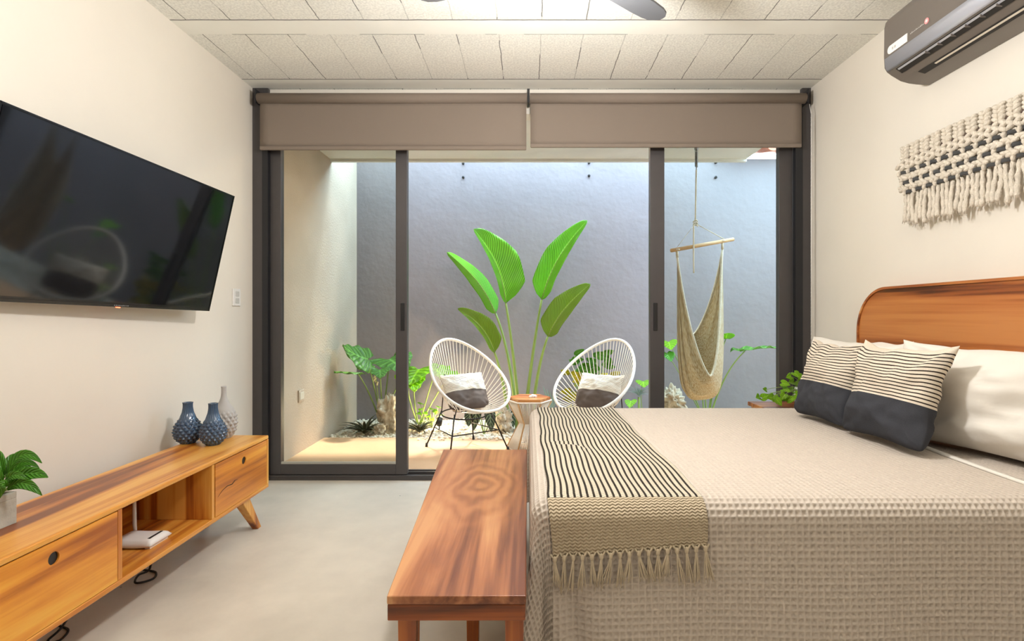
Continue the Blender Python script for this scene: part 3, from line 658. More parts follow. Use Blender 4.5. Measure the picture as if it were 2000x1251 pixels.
def hleaf(parent, m, *a, name='leaf', **k):
    vs, fs, uv = heart(*a, **k); b = MB(); b.add(vs, fs); return b.build(name, m, parent, smooth=True, uv=uv, solid=.0015)

# potted plant on console
t = thing('potted_plant', (-1.672, 1.620, .475), 'leafy green plant in a square concrete pot on the near end of the console', 'plant')
b = MB(); x0, x1, y0, y1 = -1.732, -1.610, 1.558, 1.678; zb, zt = .475, .575
b.box(x0, x1, y0, y1, zb, zt-.02)
b.box(x0, x0+.012, y0, y1, zt-.02, zt); b.box(x1-.012, x1, y0, y1, zt-.02, zt); b.box(x0+.012, x1-.012, y0, y0+.012, zt-.02, zt); b.box(x0+.012, x1-.012, y1-.012, y1, zt-.02, zt)
b.build('pot', M['concrete'], t, bevel=.002)
MB().box(x0+.012, x1-.012, y0+.012, y1-.012, zt-.021, zt-.008).build('soil', M['soil'], t)
c = Vector((-1.672, 1.62, zt-.01))
LV = [((14, 926), (40, 862), (82, 904), 1.66, .016), ((15, 935), (45, 884), (77, 914), 1.69, .012), ((18, 942), (58, 912), (94, 932), 1.65, .021), ((20, 952), (45, 932), (66, 952), 1.69, .012), ((15, 956), (45, 926), (82, 967), 1.63, .017),
      ((10, 922), (30, 900), (70, 919), 1.71, .013), ((5, 940), (-20, 900), (-50, 925), 1.6, .018), ((5, 932), (0, 872), (-25, 890), 1.66, .017), ((12, 950), (4, 930), (-12, 990), 1.60, .015), ((12, 930), (22, 880), (40, 896), 1.70, .015),
      ((8, 945), (24, 915), (52, 936), 1.62, .014), ((0, 930), (-10, 900), (-30, 960), 1.64, .016)]
for (bs_, ct_, tp_, Y, wd) in LV:
    st = W(*bs_, (Y+1.64)/2); ctr = W(*ct_, Y); tt = W(*tp_, Y+.01); bs = c+Vector((random.uniform(-.02, .02), random.uniform(-.02, .02), 0))
    MB().tube(bezier(bs, bs.lerp(st, .6)+Vector((0, 0, .01)), st, 6), .0025, 6).build('stem', M['stem'], t, smooth=True)
    P = bezier(st, ctr, tt, 12); vs, uv = [], []
    for j, p in enumerate(P):
        ax = (P[min(j+1, 12)]-P[max(j-1, 0)]).normalized(); sd = ax.cross(Vector((.35, -1, .45))).normalized(); nn_ = ax.cross(sd).normalized()
        if nn_.z < 0: nn_ = -nn_
        q = j/12; pr = math.sin(pi*min(1, q*.97+.02)**.85)**.8
        for i in range(-3, 4): vs.append(p+sd*(i/3*wd*pr)+nn_*(abs(i/3)*wd*pr*.35)); uv.append((i/3, q))
    bb = MB(); bb.add(vs, [(j*7+i, j*7+i+1, (j+1)*7+i+1, (j+1)*7+i) for j in range(12) for i in range(6)]); bb.build('leaf', M['leaf_pot'], t, smooth=True, uv=uv, solid=.0008)

# ------------------------------------------------------------------ bench
zt = .45
fl, bl = W(755, 1163, 1.288), W(866, 877, 2.689)
t = thing('wooden_bench', (-.19, 1.98, 0), 'long brown wooden bench with swirling grain at the foot of the bed', 'bench')
def slab(z0, z1, ins, nm, m, bev):
    b = MB(); p = [(fl.x+ins, 1.288+ins), (-.004-ins*.5, 1.288+ins), (-.004-ins*.5, 2.689-ins), (bl.x+ins, 2.689-ins)]
    b.hexa([(x, y, z0) for x, y in p], [(x, y, z1) for x, y in p]); return b.build(nm, m, t, bevel=bev)
slab(zt-.022, zt, 0, 'seat_board', M['wood_bench'], .004)
z0 = zt-.022-.040
MB().box(fl.x+.001, -.006, 1.290, 1.312, z0, zt-.022).build('apron', M['wood_bench_x'], t, bevel=.003)
MB().box(bl.x+.005, -.006, 2.66, 2.685, z0, zt-.022).build('apron', M['wood_bench_x'], t, bevel=.003)
b = MB(); b.hexa([(fl.x+.002, 1.312, z0), (fl.x+.024, 1.312, z0), (bl.x+.030, 2.66, z0), (bl.x+.006, 2.66, z0)], [(fl.x+.002, 1.312, zt-.022), (fl.x+.024, 1.312, zt-.022), (bl.x+.030, 2.66, zt-.022), (bl.x+.006, 2.66, zt-.022)]); b.build('apron', M['wood_bench'], t, bevel=.003)
MB().box(-.028, -.006, 1.312, 2.66, z0, zt-.022).build('apron', M['wood_bench'], t, bevel=.003)
for x, y, r in ((-.300, 1.345, .024), (-.185, 1.80, .024), (-.034, 1.355, .024), (-.37, 2.62, .024), (-.034, 2.62, .024)):
    MB().hexa([(x-r*.8, y-r*.8, 0), (x+r*.8, y-r*.8, 0), (x+r*.8, y+r*.8, 0), (x-r*.8, y+r*.8, 0)], [(x-r, y-r, zt-.022), (x+r, y-r, zt-.022), (x+r, y+r, zt-.022), (x-r, y+r, zt-.022)]).build('leg', M['wood_bench_z'], t, bevel=.003)

# ------------------------------------------------------------------ bed
ZT = .60
t = thing('bed', (.96, 2.28, 0), 'double bed with rounded wooden headboard against the right wall', 'bed')
MB().box(.09, 1.86, 1.575, 3.0, .30, .583).build('mattress', M['sheet'], t, bevel=.05, seg=5)
MB().box(.12, 1.86, 1.60, 2.98, .16, .30).build('bed_base', M['wood_head'], t, bevel=.01)
for x in (.2, 1.78):
    for y in (1.68, 2.90): MB().box(x-.03, x+.03, y-.03, y+.03, 0, .16).build('leg', M['wood_leg'], t, bevel=.004)
def hb_poly(ins, y0=1.50, y1=3.013, z0=.25, z1=1.275, r=.24):
    r -= ins; y0 += ins; y1 -= ins; z1 -= ins; P = [(y0, z0), (y1, z0)]
    for k in range(17): a = pi/2*k/16; P.append((y1-r+r*math.cos(a), z1-r+r*math.sin(a)))
    for k in range(17): a = pi/2+pi/2*k/16; P.append((y0+r+r*math.cos(a), z1-r+r*math.sin(a)))
    return P
hb = MB().prism(hb_poly(.012), 'x', 1.866, 1.905).build('headboard', M['wood_head'], t, bevel=.002)
o, i_ = hb_poly(0), hb_poly(.013); n = len(o); b = MB()
b.add([(1.858, *p) for p in o]+[(1.858, *p) for p in i_]+[(1.915, *p) for p in o]+[(1.915, *p) for p in i_],
      [f for k in range(n) for j in [(k+1) % n] for f in ((k, j, n+j, n+k), (2*n+k, 3*n+k, 3*n+j, 2*n+j), (k, 2*n+k, 2*n+j, j), (n+k, n+j, 3*n+j, 3*n+k))])
b.build('edge_band', wood('headboard_edge_wood', BROWN, 'y', seed=4), hb, bevel=.002)

X0, Y0, WD, RR = .07, 1.56, 1.44, .06
def drape(a, b, off=0.0, L=.60):
    """cloth lying over the bed: a along the bed from the foot edge, b across from the near edge (metres on the cloth)"""
    a = np.asarray(a, float); b = np.asarray(b, float)
    da = np.maximum(-a, 0); near = np.maximum(-b, 0); far = np.maximum(b-WD, 0); db = np.maximum(near, far); sg = np.where(far > 0, 1.0, -1.0)
    d = np.minimum(np.hypot(da, db), L); ph = np.arctan2(db, np.maximum(da, 1e-9)); ph = np.where((da <= 0) & (db <= 0), 0, ph)
    r = RR+off; q = pi*r/2
    out = np.where(d < q, r*np.sin(np.minimum(d/r, pi/2)), r); dn = np.where(d < q, r*(1-np.cos(np.minimum(d/r, pi/2))), r+(d-q))
    e = np.maximum(d-q, 0)
    c = np.sin(2*ph)**2
    along = np.where(db > 0, a, b)
    out = out+e*.02*np.sin(ph)+c*e*.16*(1+.5*np.sin(ph*9))+e*.025*np.sin(along*9.0+.7)*np.sin(ph)
    # soft hollow fold next to the foot corner of the near side
    g = np.exp(-((a-.035-.10*e)/.035)**2)*(near > 0)*np.minimum(1, e*4)
    out = out-g*.020
    x = X0+np.maximum(a, 0)-out*np.cos(ph)*(d > 0); y = Y0+np.clip(b, 0, WD)+sg*out*np.sin(ph)*(d > 0)
    z = ZT-RR+r-dn-off+off*(1)  # top lifts by off
    top = (d <= 0)
    z = np.where(top, ZT+off, ZT+off-dn)
    z = z+.004*np.sin(a*3.1+1)*np.sin(b*4.3)*(1-np.minimum(1, d*6))
    return np.stack([x, y, z], -1)
def cloth(name, mt, A, B, off, label, cat, disp=None, L=.6, solid=0, parent=None, uvs=None, warp=None):
    AA, BB = np.meshgrid(A, B); a1, b1 = (AA, BB) if warp is None else warp(AA, BB)
    P = drape(a1, b1, off, L); e = 1e-3
    Pa = drape(a1+e, b1, off, L)-P; Pb = drape(a1, b1+e, off, L)-P
    Nn = np.cross(Pa, Pb); Nn /= np.maximum(np.linalg.norm(Nn, axis=-1, keepdims=True), 1e-12)
    if disp is not None: P = P+Nn*disp(AA, BB)[..., None]
    nv, nu = AA.shape; V = P.reshape(-1, 3); lo, hi = V.min(0), V.max(0); o0 = np.array([(lo[0]+hi[0])/2, (lo[1]+hi[1])/2, lo[2]])
    i = np.arange(nu-1)[None, :]+np.arange(nv-1)[:, None]*nu; Q = np.stack([i, i+1, i+nu+1, i+nu], -1).reshape(-1, 4)
    me = bpy.data.meshes.new(name); me.vertices.add(len(V)); me.vertices.foreach_set('co', (V-o0).astype(np.float32).ravel())
    me.loops.add(Q.size); me.loops.foreach_set('vertex_index', Q.ravel().astype(np.int32)); me.polygons.add(len(Q))
    me.polygons.foreach_set('loop_start', (np.arange(len(Q))*4).astype(np.int32)); 
    me.update(calc_edges=True); me.validate()
    U = np.stack([AA, BB], -1).reshape(-1, 2); l = me.uv_layers.new(name='UVMap'); l.data.foreach_set('uv', U[Q.ravel()].astype(np.float32).ravel())
    me.polygons.foreach_set('use_smooth', np.ones(len(Q), bool)); me.materials.append(mt)
    ob = bpy.data.objects.new(name, me); COL.objects.link(ob); ob.location = o0; tag(ob, label, cat)
    if solid: m = ob.modifiers.new('thickness', 'SOLIDIFY'); m.thickness = solid; m.offset = -1
    return ob
CELL = .0185
def waffle(A, B):
    u = np.abs(np.sin(pi*A/CELL)); v = np.abs(np.sin(pi*B/CELL)); h = np.maximum(1-u, 1-v)**1.0      # ridges on the cell lines
    return .0085*h-.004
st = CELL/6
A = np.arange(-.56, 1.475, st); B = np.arange(-.56, WD+.30, st)
def hemwarp(A, B):   # right hem runs slightly skew
    return np.where(A > 1.2, 1.2+(A-1.2)*(1.0+.30*np.clip((B-.0)/WD, 0, 1)), A), B
cover = cloth('bedspread', M['cover'], A, B, 0, 'cream waffle-weave bedspread draped over the bed to the near side', 'bedspread', disp=waffle, warp=hemwarp)
# rolled hem of the spread next to the pillows
H = drape(np.full(60, 1.475), np.linspace(-.5, WD+.2, 60), .002)
aa, bb = hemwarp(np.full(60, 1.475), np.linspace(-.5, WD+.2, 60)); H = drape(aa, bb, .003)
b = MB()
vs = []
for p in H: vs += [(p[0]-.012, p[1], p[2]+.000), (p[0]-.010, p[1], p[2]+.007), (p[0]+.010, p[1], p[2]+.007), (p[0]+.012, p[1], p[2]-.003)]
b.add(vs, [(i*4+k, i*4+(k+1) % 4, (i+1)*4+(k+1) % 4, (i+1)*4+k) for i in range(59) for k in range(4)]); b.build('hem', M['pillow'], cover, smooth=True)
# under-sheet between hem and headboard
A2 = np.arange(1.44, 1.79, st); B2 = np.arange(-.40, WD+.2, st)
cloth('waffle_sheet', M['cover'], A2, B2, -.008, 'cream waffle sheet showing between the bedspread hem and the pillows', 'sheet', disp=waffle)
# throw
def throw_disp(A, B):
    d = np.zeros_like(A)
    for (a0, b0, sa, sb, ang, h) in ((.07, .60, .055, .018, .3, .010), (.10, .52, .06, .02, -.5, .014), (.03, .75, .05, .016, .2, .008), (.13, .45, .02, .06, .2, .008), (.25, .95, .03, .2, .1, .004), (.18, .25, .02, .12, -.1, .004), (.30, .8, .015, .3, .05, .003)):
        ca, sn = math.cos(ang), math.sin(ang); u = (A-a0)*ca+(B-b0)*sn; v = -(A-a0)*sn+(B-b0)*ca
        d += h*np.exp(-(u/sa)**2-(v/sb)**2)
    return d+.0015*np.sin(A*60+B*9)*np.sin(B*14)+.0012
def throw_warp(A, B):
    # stripes wander; the hanging end slants
    a = A+.003*np.sin(B*7)+.0025*np.sin(B*17+A*8)-.02*np.clip(B/WD, 0, 1)*(A/.43)
    h = np.maximum(-B, 0); b = np.where(B < 0, B*(1.16-.42*(A+.02)), B); a = a+h*.10*(1-np.clip(A/.43, 0, 1))
    return a, b
TA = np.linspace(-.015, .435, 150); TB = np.concatenate([np.linspace(-.165, .10, 90), np.linspace(.104, WD+.25, 330)])
throw = cloth('throw_blanket', M['throw'], TA, TB, .0055, 'black and cream striped throw with tan fringed end at the foot of the bed', 'throw blanket', disp=throw_disp, warp=throw_warp, solid=.003)
ka = np.linspace(-.008, .428, 17)
for k, a in enumerate(ka):
    aw, bw = throw_warp(np.array([a]), np.array([-.165])); p = drape(aw, bw, .009)[0]; aw2, bw2 = throw_warp(np.array([a]), np.array([-.19]))
    k0 = Vector((p[0], p[1]-.003, p[2]-.012)); b = MB(); b.ell(k0, (.006, .006, .010), nu=8, nv=6)
    for s_ in (-1, 1): b.tube([Vector((p[0]+s_*.011, p[1]-.001, p[2]+.002)), Vector((p[0]+s_*.006, p[1]-.003, p[2]-.005)), k0], [.0022, .003, .003], 6)
    ln = random.uniform(.07, .10); sw = random.uniform(-.02, .02)
    for s_ in range(9):
        an = 2*pi*s_/9; sp = random.uniform(.004, .012)
        e = k0+Vector((sw+sp*math.cos(an)*1.4, -.004+sp*.45*math.sin(an)-.002, -ln*random.uniform(.8, 1.05)))
        b.tube(bezier(k0, k0+Vector((sw*.2+.6*sp*math.cos(an), -.004+.3*sp*math.sin(an), -ln*.4)), e, 5), [.0022, .002, .0018, .0016, .0014, .0008], 5)
    b.build('tassel', M['fringe'], throw, smooth=True)

# pillows ------------------------------------------------------------------
def pillow(name, B, wdir, up, w_, h_, th, mt, label, cat, group, wr=.006, seed=0, pinch=.05, power=2.4, slump=0.0):
    B, wd, up = Vector(B), Vector(wdir).normalized(), Vector(up).normalized(); n = wd.cross(up).normalized(); up = n.cross(wd).normalized()
    N_ = 44; vs, uv = [], []
    for side in (1, -1):
        for j in range(N_+1):
            for i in range(N_+1):
                u = 2*i/N_-1; v = 2*j/N_-1
                # denser sampling near rims
                u = math.sin(u*pi/2); v = math.sin(v*pi/2)
                e = (max(0, 1-abs(u)**power)*max(0, 1-abs(v)**power))**.5
                ew = noise.noise(Vector((u*3+seed, v*3, seed+9)))*.012; px_ = u*w_/2*(1-pinch*(1-v*v))+ew*.6*abs(u); py_ = v*h_/2*(1-pinch*(1-u*u))+(ew if v > 0 else 0)*abs(v)
                nz = noise.noise(Vector((u*2.2+seed, v*2.2, seed)))*wr*2.2+noise.noise(Vector((u*5+seed, v*6, seed+3)))*wr
                # radiating creases from the corners
                for cu, cv in ((1, 1), (-1, 1), (1, -1), (-1, -1)):
                    dx, dy = cu-u, cv-v; rr = math.hypot(dx, dy); an = math.atan2(dy, dx)
                    nz += wr*.8*math.sin(an*9+seed*3+cu)*math.exp(-(rr/.55)**2)*min(1, rr*3)
                cc_ = (abs(u)**4)*(max(0, -v)**4) if mt is not M['pillow'] else 0; px_ *= 1-.14*cc_; py_ += .07*h_*cc_
                zz = side*(e*th/2)+nz*e**.5*1.0
                p = B+wd*px_+up*(py_+h_/2-slump*th*(e*.25 if v < 0 else 0))+n*(zz)
                vs.append(p); uv.append((i/N_*w_, (v+1)/2*h_))
    M_ = N_+1; fs = []
    for s_ in range(2):
        o = s_*M_*M_
        for j in range(N_):
            for i in range(N_): 
                q = (o+j*M_+i, o+j*M_+i+1, o+(j+1)*M_+i+1, o+(j+1)*M_+i); fs.append(q if s_ == 0 else q[::-1])
    # weld rim
    rim = lambda k: [k for k in range(0)]
    o = M_*M_; remap = {}
    for j in range(M_):
        for i in range(M_):
            if i in (0, N_) or j in (0, N_): remap[o+j*M_+i] = j*M_+i
    fs = [tuple(remap.get(k, k) for k in f) for f in fs]
    keep = sorted({k for f in fs for k in f}); idx = {k: n_ for n_, k in enumerate(keep)}
    b = MB(); b.add([vs[k] for k in keep], [tuple(idx[k] for k in f) for f in fs])
    return tag(b.build(name, mt, smooth=True, uv=[uv[k] for k in keep]), label, cat, group)
D = Vector((0, -1, 0))   # width direction towards the camera (so +normal faces the room)
pillow('bed_pillow', (1.63, 2.71, .600), Vector((.10, -1, 0)), (.12, 0, 1), .70, .41, .17, M['pillow'], 'white pillow against the headboard, behind the striped cushion nearer the doors', 'pillow', 'white pillows against the headboard', wr=.016, pinch=.09, seed=1.2)
pillow('bed_pillow', (1.715, 1.97, .598), Vector((.22, -1, 0)), (.10, 0, 1), .80, .42, .20, M['pillow'], 'large white pillow at the right edge, nearest the camera against the headboard', 'pillow', 'white pillows against the headboard', wr=.015, pinch=.09, seed=4.6)
pillow('striped_cushion', (1.40, 2.575, .603), Vector((.08, -1, 0)), (.30, 0, 1), .42, .42, .16, M['cushion'], 'striped and charcoal cushion on the bed, the one farther from the camera', 'cushion', 'striped cushions on the bed', wr=.011, seed=2.1, pinch=.15)
pillow('striped_cushion', (1.415, 2.165, .600), Vector((.10, -1, 0)), (.33, 0, 1), .475, .435, .17, M['cushion'], 'striped and charcoal cushion in front, leaning before the large white pillow', 'cushion', 'striped cushions on the bed', wr=.012, seed=7.4, pinch=.16)

# ------------------------------------------------------------------ nightstand and vine
t = thing('nightstand', (1.66, 3.31, 0), 'brown wooden nightstand between the bed and the doors', 'nightstand')
MB().box(1.44, 1.88, 3.10, 3.49, .535, .562).build('top', wood('nightstand_wood', BROWN, 'x', seed=9), t, bevel=.004)
MB().box(1.46, 1.87, 3.12, 3.48, .33, .535).build('cabinet', M['wood_head'], t, bevel=.003)
MB().box(1.452, 1.462, 3.14, 3.46, .35, .52).build('drawer_front', M['wood_head'], t, bevel=.003)
for x in (1.49, 1.84):
    for y in (3.15, 3.45): MB().box(x-.017, x+.017, y-.017, y+.017, 0, .33).build('leg', M['wood_leg'], t, bevel=.003)
t = thing('pothos_plant', (1.72, 3.30, .562), 'bright green trailing vine on the nightstand beside the cushion', 'plant')
MB().lathe([(.045, 0), (.058, .01), (.066, .06), (.062, .11), (.056, .12), (.050, .11), (.050, .09), (.002, .09)], (1.72, 3.30, .562), 24).build('pot', M['white'], t, smooth=True)
random.seed(11)
vine = [((1545, 735), 3.30), ((1528, 748), 3.28), ((1550, 745), 3.33), ((1530, 760), 3.28), ((1548, 762), 3.31), ((1525, 775), 3.27), ((1540, 780), 3.25), ((1512, 772), 3.27), ((1490, 776), 3.27), ((1483, 775), 3.30), ((1517, 780), 3.22), ((1533, 770), 3.24), ((1552, 728), 3.30), ((1555, 770), 3.25), ((1496, 761), 3.31), ((1508, 776), 3.22), ((1560, 750), 3.35), ((1567, 735), 3.32)]
bl_ = []; stt = MB(); root = Vector((1.72, 3.30, .66))
for (px, py), Y in vine:
    p = W(px, py, Y); p.z = max(p.z, .585); a = random.uniform(0, 2*pi); d = Vector((math.cos(a)*.6, -.4, random.uniform(-.5, .4))).normalized(); sd = d.cross(Vector((0, -1, .5))).normalized()
    L_ = .045 if not (px == 1496) else .03; bl_.append(heart(p, d, sd, L_, L_*1.1, droop=.2, nt=8, ns=3, cup=.2))
    stt.tube(bezier(root, root.lerp(p, .5)+Vector((0, 0, .04)), p, 6), .0016, 5)
multi(t, 'foliage', M['leaf_bright'], bl_); stt.build('stem', M['stem'], t, smooth=True)

# ------------------------------------------------------------------ macrame hanging
def macrame():
    t = thing('macrame_hanging', (XR-.03, 2.02, 1.57), 'ivory macrame wall hanging with charcoal bands and fringe above the headboard', 'wall hanging')
    ya, yb = 1.32, 2.655; X = XR-.028
    MB().box(X-.012, X+.012, ya-.02, 2.685, 1.885, 1.909).build('dowel', mat('dark_dowel_wood', sr(86, 68, 62), .6), t, bevel=.002)
    kn = MB(); random.seed(3); stp = .066; n = int((yb-ya)/stp)
    ey = lambda ang: Matrix.Rotation(ang, 3, 'X')
    for i in range(n+1):
        y = yb-i*stp-.01
        for s_ in (-1, 1):      # braided loops around the dowel
            for k in range(4):
                kn.ell((X-.014-random.uniform(0, .005), y+s_*.013, 1.958-k*.0165), (.016, .018, .0105), ey(s_*.65), nu=10, nv=7)
        for k in range(3):      # chevron stitches below
            for s_ in (-1, 1):
                kn.ell((X-.016, y+.033*(k % 2)+s_*.016, 1.890-k*.0145), (.015, .022, .0105), ey(-s_*.6), nu=10, nv=7)
        for zc in (1.807, 1.757):
            for q, (dy, dz, an) in enumerate(((-.018, .008, .5), (-.006, -.006, -.4), (.008, .008, .7), (.018, -.006, -.3), (.0, .001, .1), (.026, .006, .4))):
                kn.ell((X-.014-random.uniform(0, .005), y+dy*1.1, zc+dz), (.014, .019, .0100), ey(an), nu=10, nv=7)
        kn.ell((X-.012, y, 1.842), (.009, .013, .010), ey(.4), nu=8, nv=6)
    kn.box(X+.006, X+.016, ya, yb, 1.735, 1.94)
    for zc, ph in ((1.835, 0), (1.782, .02), (1.733, .04)):
        b = MB()
        def rib(u, v):
            y = yb+.0-u*(yb-ya); w_ = math.sin(2*pi*(y+ph)/stp)
            return (X-.018-.014*max(-.4, w_), y, zc-.008+.016*v)
        b.grid(rib, 260, 1); b.build('woven_band', M['band'], t, smooth=True, solid=.002)
        st_ = kn
        for i in range(n+1):
            y = yb-i*stp; yc = (math.floor((y+ph)/stp)+.75)*stp-ph
            st_.ell((X-.017, yc, zc+.002), (.012, .009, .015), ey(random.uniform(-.4, .4)), nu=8, nv=6)
    kn.build('knotwork', M['macrame'], t, smooth=True)
    m = 50
    for i in range(m):
        y = yb-.004-i*(yb-ya)/m; ln = random.uniform(.135, .165); ph = random.uniform(0, 6); am = random.uniform(.002, .008)
        P, R = [], []
        for k in range(15):
            q = k/14; P.append((X-.010-random.uniform(0, .002)-.008*q*(i % 3)/2, y+am*math.sin(q*5+ph)+random.uniform(-.001, .001), 1.727-ln*q)); R.append(.0085+.0018*math.sin(q*22+ph)+.003*q-(.004 if k == 14 else 0))
        b = MB(); b.tube(P, R, 8)
        for q in range(8):
            e = Vector(P[-1]); s0 = e+Vector((0, random.uniform(-.006, .006), .03)); b.tube([s0, e+Vector((random.uniform(-.012, .006), random.uniform(-.016, .016), random.uniform(-.02, .004)))], [.002, .0008], 4)
        b.build('tassel', M['macrame'], t, smooth=True)
macrame()

# ------------------------------------------------------------------ air conditioner
def aircon():
    y0, y1 = 1.62, 2.545
    t = thing('air_conditioner', (XR-.1, (y0+y1)/2, 2.225), 'taupe split air conditioner high on the right wall', 'air conditioner')
    poly = [(XR, 2.545), (1.745, 2.545), (1.722, 2.538), (1.708, 2.520), (1.702, 2.495), (1.700, 2.36), (1.703, 2.305), (1.715, 2.285), (1.735, 2.270), (1.78, 2.243), (1.82, 2.232), (1.86, 2.227), (XR, 2.225)]
    b = MB(); b.prism([(x, z) for x, z in poly], 'y', y0, y1); b.build('casing', M['ac'], t, bevel=.004)
    def strip(mb, pts, ya, yb, off):     # follow the profile between poly points with a small outward offset
        vs = []
        for x, z in pts: vs += [(x-off*.8, ya, z-off*.6), (x-off*.8, yb, z-off*.6)]
        mb.add(vs, [(2*k, 2*k+1, 2*k+3, 2*k+2) for k in range(len(pts)-1)])
    b = MB(); strip(b, [(1.700, 2.345), (1.701, 2.325), (1.703, 2.305), (1.709, 2.292), (1.716, 2.2845)], y0+.01, y1-.012, .0025); b.build('silver_trim', M['ac_strip'], t, smooth=True, solid=.002)
    for (p, q, ya, yb, nm) in (((1.722, 2.2795), (1.752, 2.2595), y0+.03, y1-.055, 'air_slot'), ((1.786, 2.2418), (1.818, 2.2328), y0+.03, y1-.11, 'air_slot')):
        b = MB(); strip(b, [p, q], ya, yb, .0028); b.build(nm, M['ac_dark'], t, solid=.001)
    b = MB(); strip(b, [(1.7255, 2.277), (1.733, 2.272)], y0+.2, y1-.065, .0045); b.build('louvre', M['ac_strip'], t, solid=.002)
    b = MB(); strip(b, [(1.794, 2.2395), (1.802, 2.237)], y0+.3, y1-.20, .0045); b.build('louvre', M['sheet'], t, solid=.002)
    for k in range(9):
        b = MB(); y = y1-.24-k*.07; b.box(1.722, 1.744, y, y+.004, 2.262, 2.272); b.build('vane', M['ac'], t)
    # energy label: one rounded end, plain at the other
    Xf = 1.6985; b = MB()
    za, zb_ = 2.352, 2.390; ya, yb = 2.385, 2.515; r = .019; P = [(ya, za)]
    for k in range(13): a = -pi/2+pi*k/12; P.append((yb-r+r*math.cos(a), (za+zb_)/2+r*math.sin(a)))
    P.append((ya, zb_)); b.prism(P, 'x', Xf-.0004, Xf+.002); b.build('label', M['white'], t)
    b = MB()
    for k in range(2): b.box(Xf-.0008, Xf, 2.474-k*.016, 2.484-k*.016, 2.364, 2.376)
    b.build('label_print', mat('label_ink', sr(190, 186, 180), .7), t)
    b = MB()
    for k in range(10):
        y = 2.365-k*.0085; h = .006 if k in (1, 4, 7, 8) else .0042; b.box(Xf-.0006, Xf+.001, y-.0048, y, 2.374, 2.374+h)
    b.build('brand_lettering', mat('pale_lettering', sr(190, 184, 178), .5), t)
    b = MB(); b.tube([(Xf-.0006, 2.268, 2.380), (Xf+.001, 2.268, 2.380)], .0125, 20); b.build('brand_badge', M['pink'], t)
    b = MB(); b.tube([(Xf-.0012, 2.268, 2.380), (Xf+.001, 2.268, 2.380)], .006, 16); b.build('brand_badge', mat('pale_pink_logo', sr(244, 216, 214), .5), t)
aircon()

# ------------------------------------------------------------------ ceiling fan
def fan():
    hx, hy, hz = .115, 1.90, 2.41
    t = thing('ceiling_fan', (hx, hy, 2.25), 'graphite grey ceiling fan, one rounded blade tip showing at the top', 'ceiling fan')
    MB().lathe([(.05, 0), (.11, .02), (.12, .06), (.09, .12), (.03, .14)], (hx, hy, hz-.05), 32).build('motor', M['fan'], t, smooth=True)
    MB().tube([(hx, hy, hz+.08), (hx, hy, ZC-.03)], .012, 12).build('downrod', M['fan'], t, smooth=True)
    MB().lathe([(.03, 0), (.055, .02), (.06, .045)], (hx, hy, ZC-.045), 24).build('canopy', M['fan'], t, smooth=True)
    fr = bpy.data.materials.new('frosted_fill_lamp'); fr.use_nodes = True; e = fr.node_tree.nodes['Principled BSDF']; e.inputs['Emission Color'].default_value = (1, .88, .72, 1); e.inputs['Emission Strength'].default_value = 4  # added light kit on the fan, glowing as fill
    MB().lathe([(.002, 0), (.04, .006), (.06, .022), (.065, .04)], (hx, hy, hz-.10), 24).build('fill_lamp_shade', fr, t, smooth=True)
    for k, ang in enumerate((41, 157, 279)):
        a = math.radians(ang); d = Vector((math.cos(a), math.sin(a), 0)); s_ = Vector((-d.y, d.x, 0)); prof = [(.08, .030), (.14, .045), (.22, .058), (.35, .062), (.48, .060), (.55, .055), (.585, .044), (.605, .026), (.612, .008)]
        v = []
        for r, w_ in prof:
            c_ = Vector((hx, hy, hz))+d*r; tw = .10
            v += [c_-s_*w_+Vector((0, 0, -tw*w_)), c_+s_*w_+Vector((0, 0, tw*w_))]
        b = MB(); b.add(v, [(2*i, 2*i+1, 2*i+3, 2*i+2) for i in range(len(prof)-1)]); b.build('blade', M['fan'], t, solid=.008, smooth=False)
fan()
def flush(name, x, y, z, label, grp):
    t = thing(name, (x, y, z-.05), label, 'ceiling light', grp)
    MB().lathe([(.13, 0), (.14, .02), (.14, .03)], (x, y, z-.03), 32).build('rim', M['white'], t, smooth=True)
for x in (-.75, .95): flush('fill_ceiling_light', x, -.9, ZC, 'added round white fill ceiling light, unseen behind the viewpoint, on the %s side' % ('left' if x < 0 else 'right'), 'added fill ceiling lights')  # made-up fixtures out of view, housing the ceiling fill
for x, y, sd in ((-1.55, .55, 'left'), (1.62, .50, 'right')):
    t = thing('fill_floor_lamp', (x, y, 0), 'added slim uplighter floor lamp, unseen fill light near the camera by the %s wall' % sd, 'floor lamp', 'added fill uplighters')
    MB().lathe([(.13, 0), (.13, .015), (.02, .03)], (x, y, 0), 32).build('base', M['iron'], t, smooth=True)  # stand of an added uplighter, out of view
    MB().tube([(x, y, .02), (x, y, 1.50)], .012, 12).build('pole', M['iron'], t, smooth=True)
    MB().lathe([(.03, 1.49), (.10, 1.53), (.16, 1.60), (.165, 1.60), (.10, 1.52), (.03, 1.485)], (x, y, 0), 32, cap=False).build('fill_lamp_shade', M['white'], t, smooth=True)
for x in (-1.0, .4):
    t = thing('patio_light', (x, 4.25, 2.575), 'small round downlight in the patio soffit, the %s one' % ('left' if x < 0 else 'right'), 'ceiling light', 'patio downlights')
    MB().lathe([(.09, 0), (.10, .01), (.10, .03)], (x, 4.25, 2.58), 24).build('rim', M['white'], t, smooth=True)

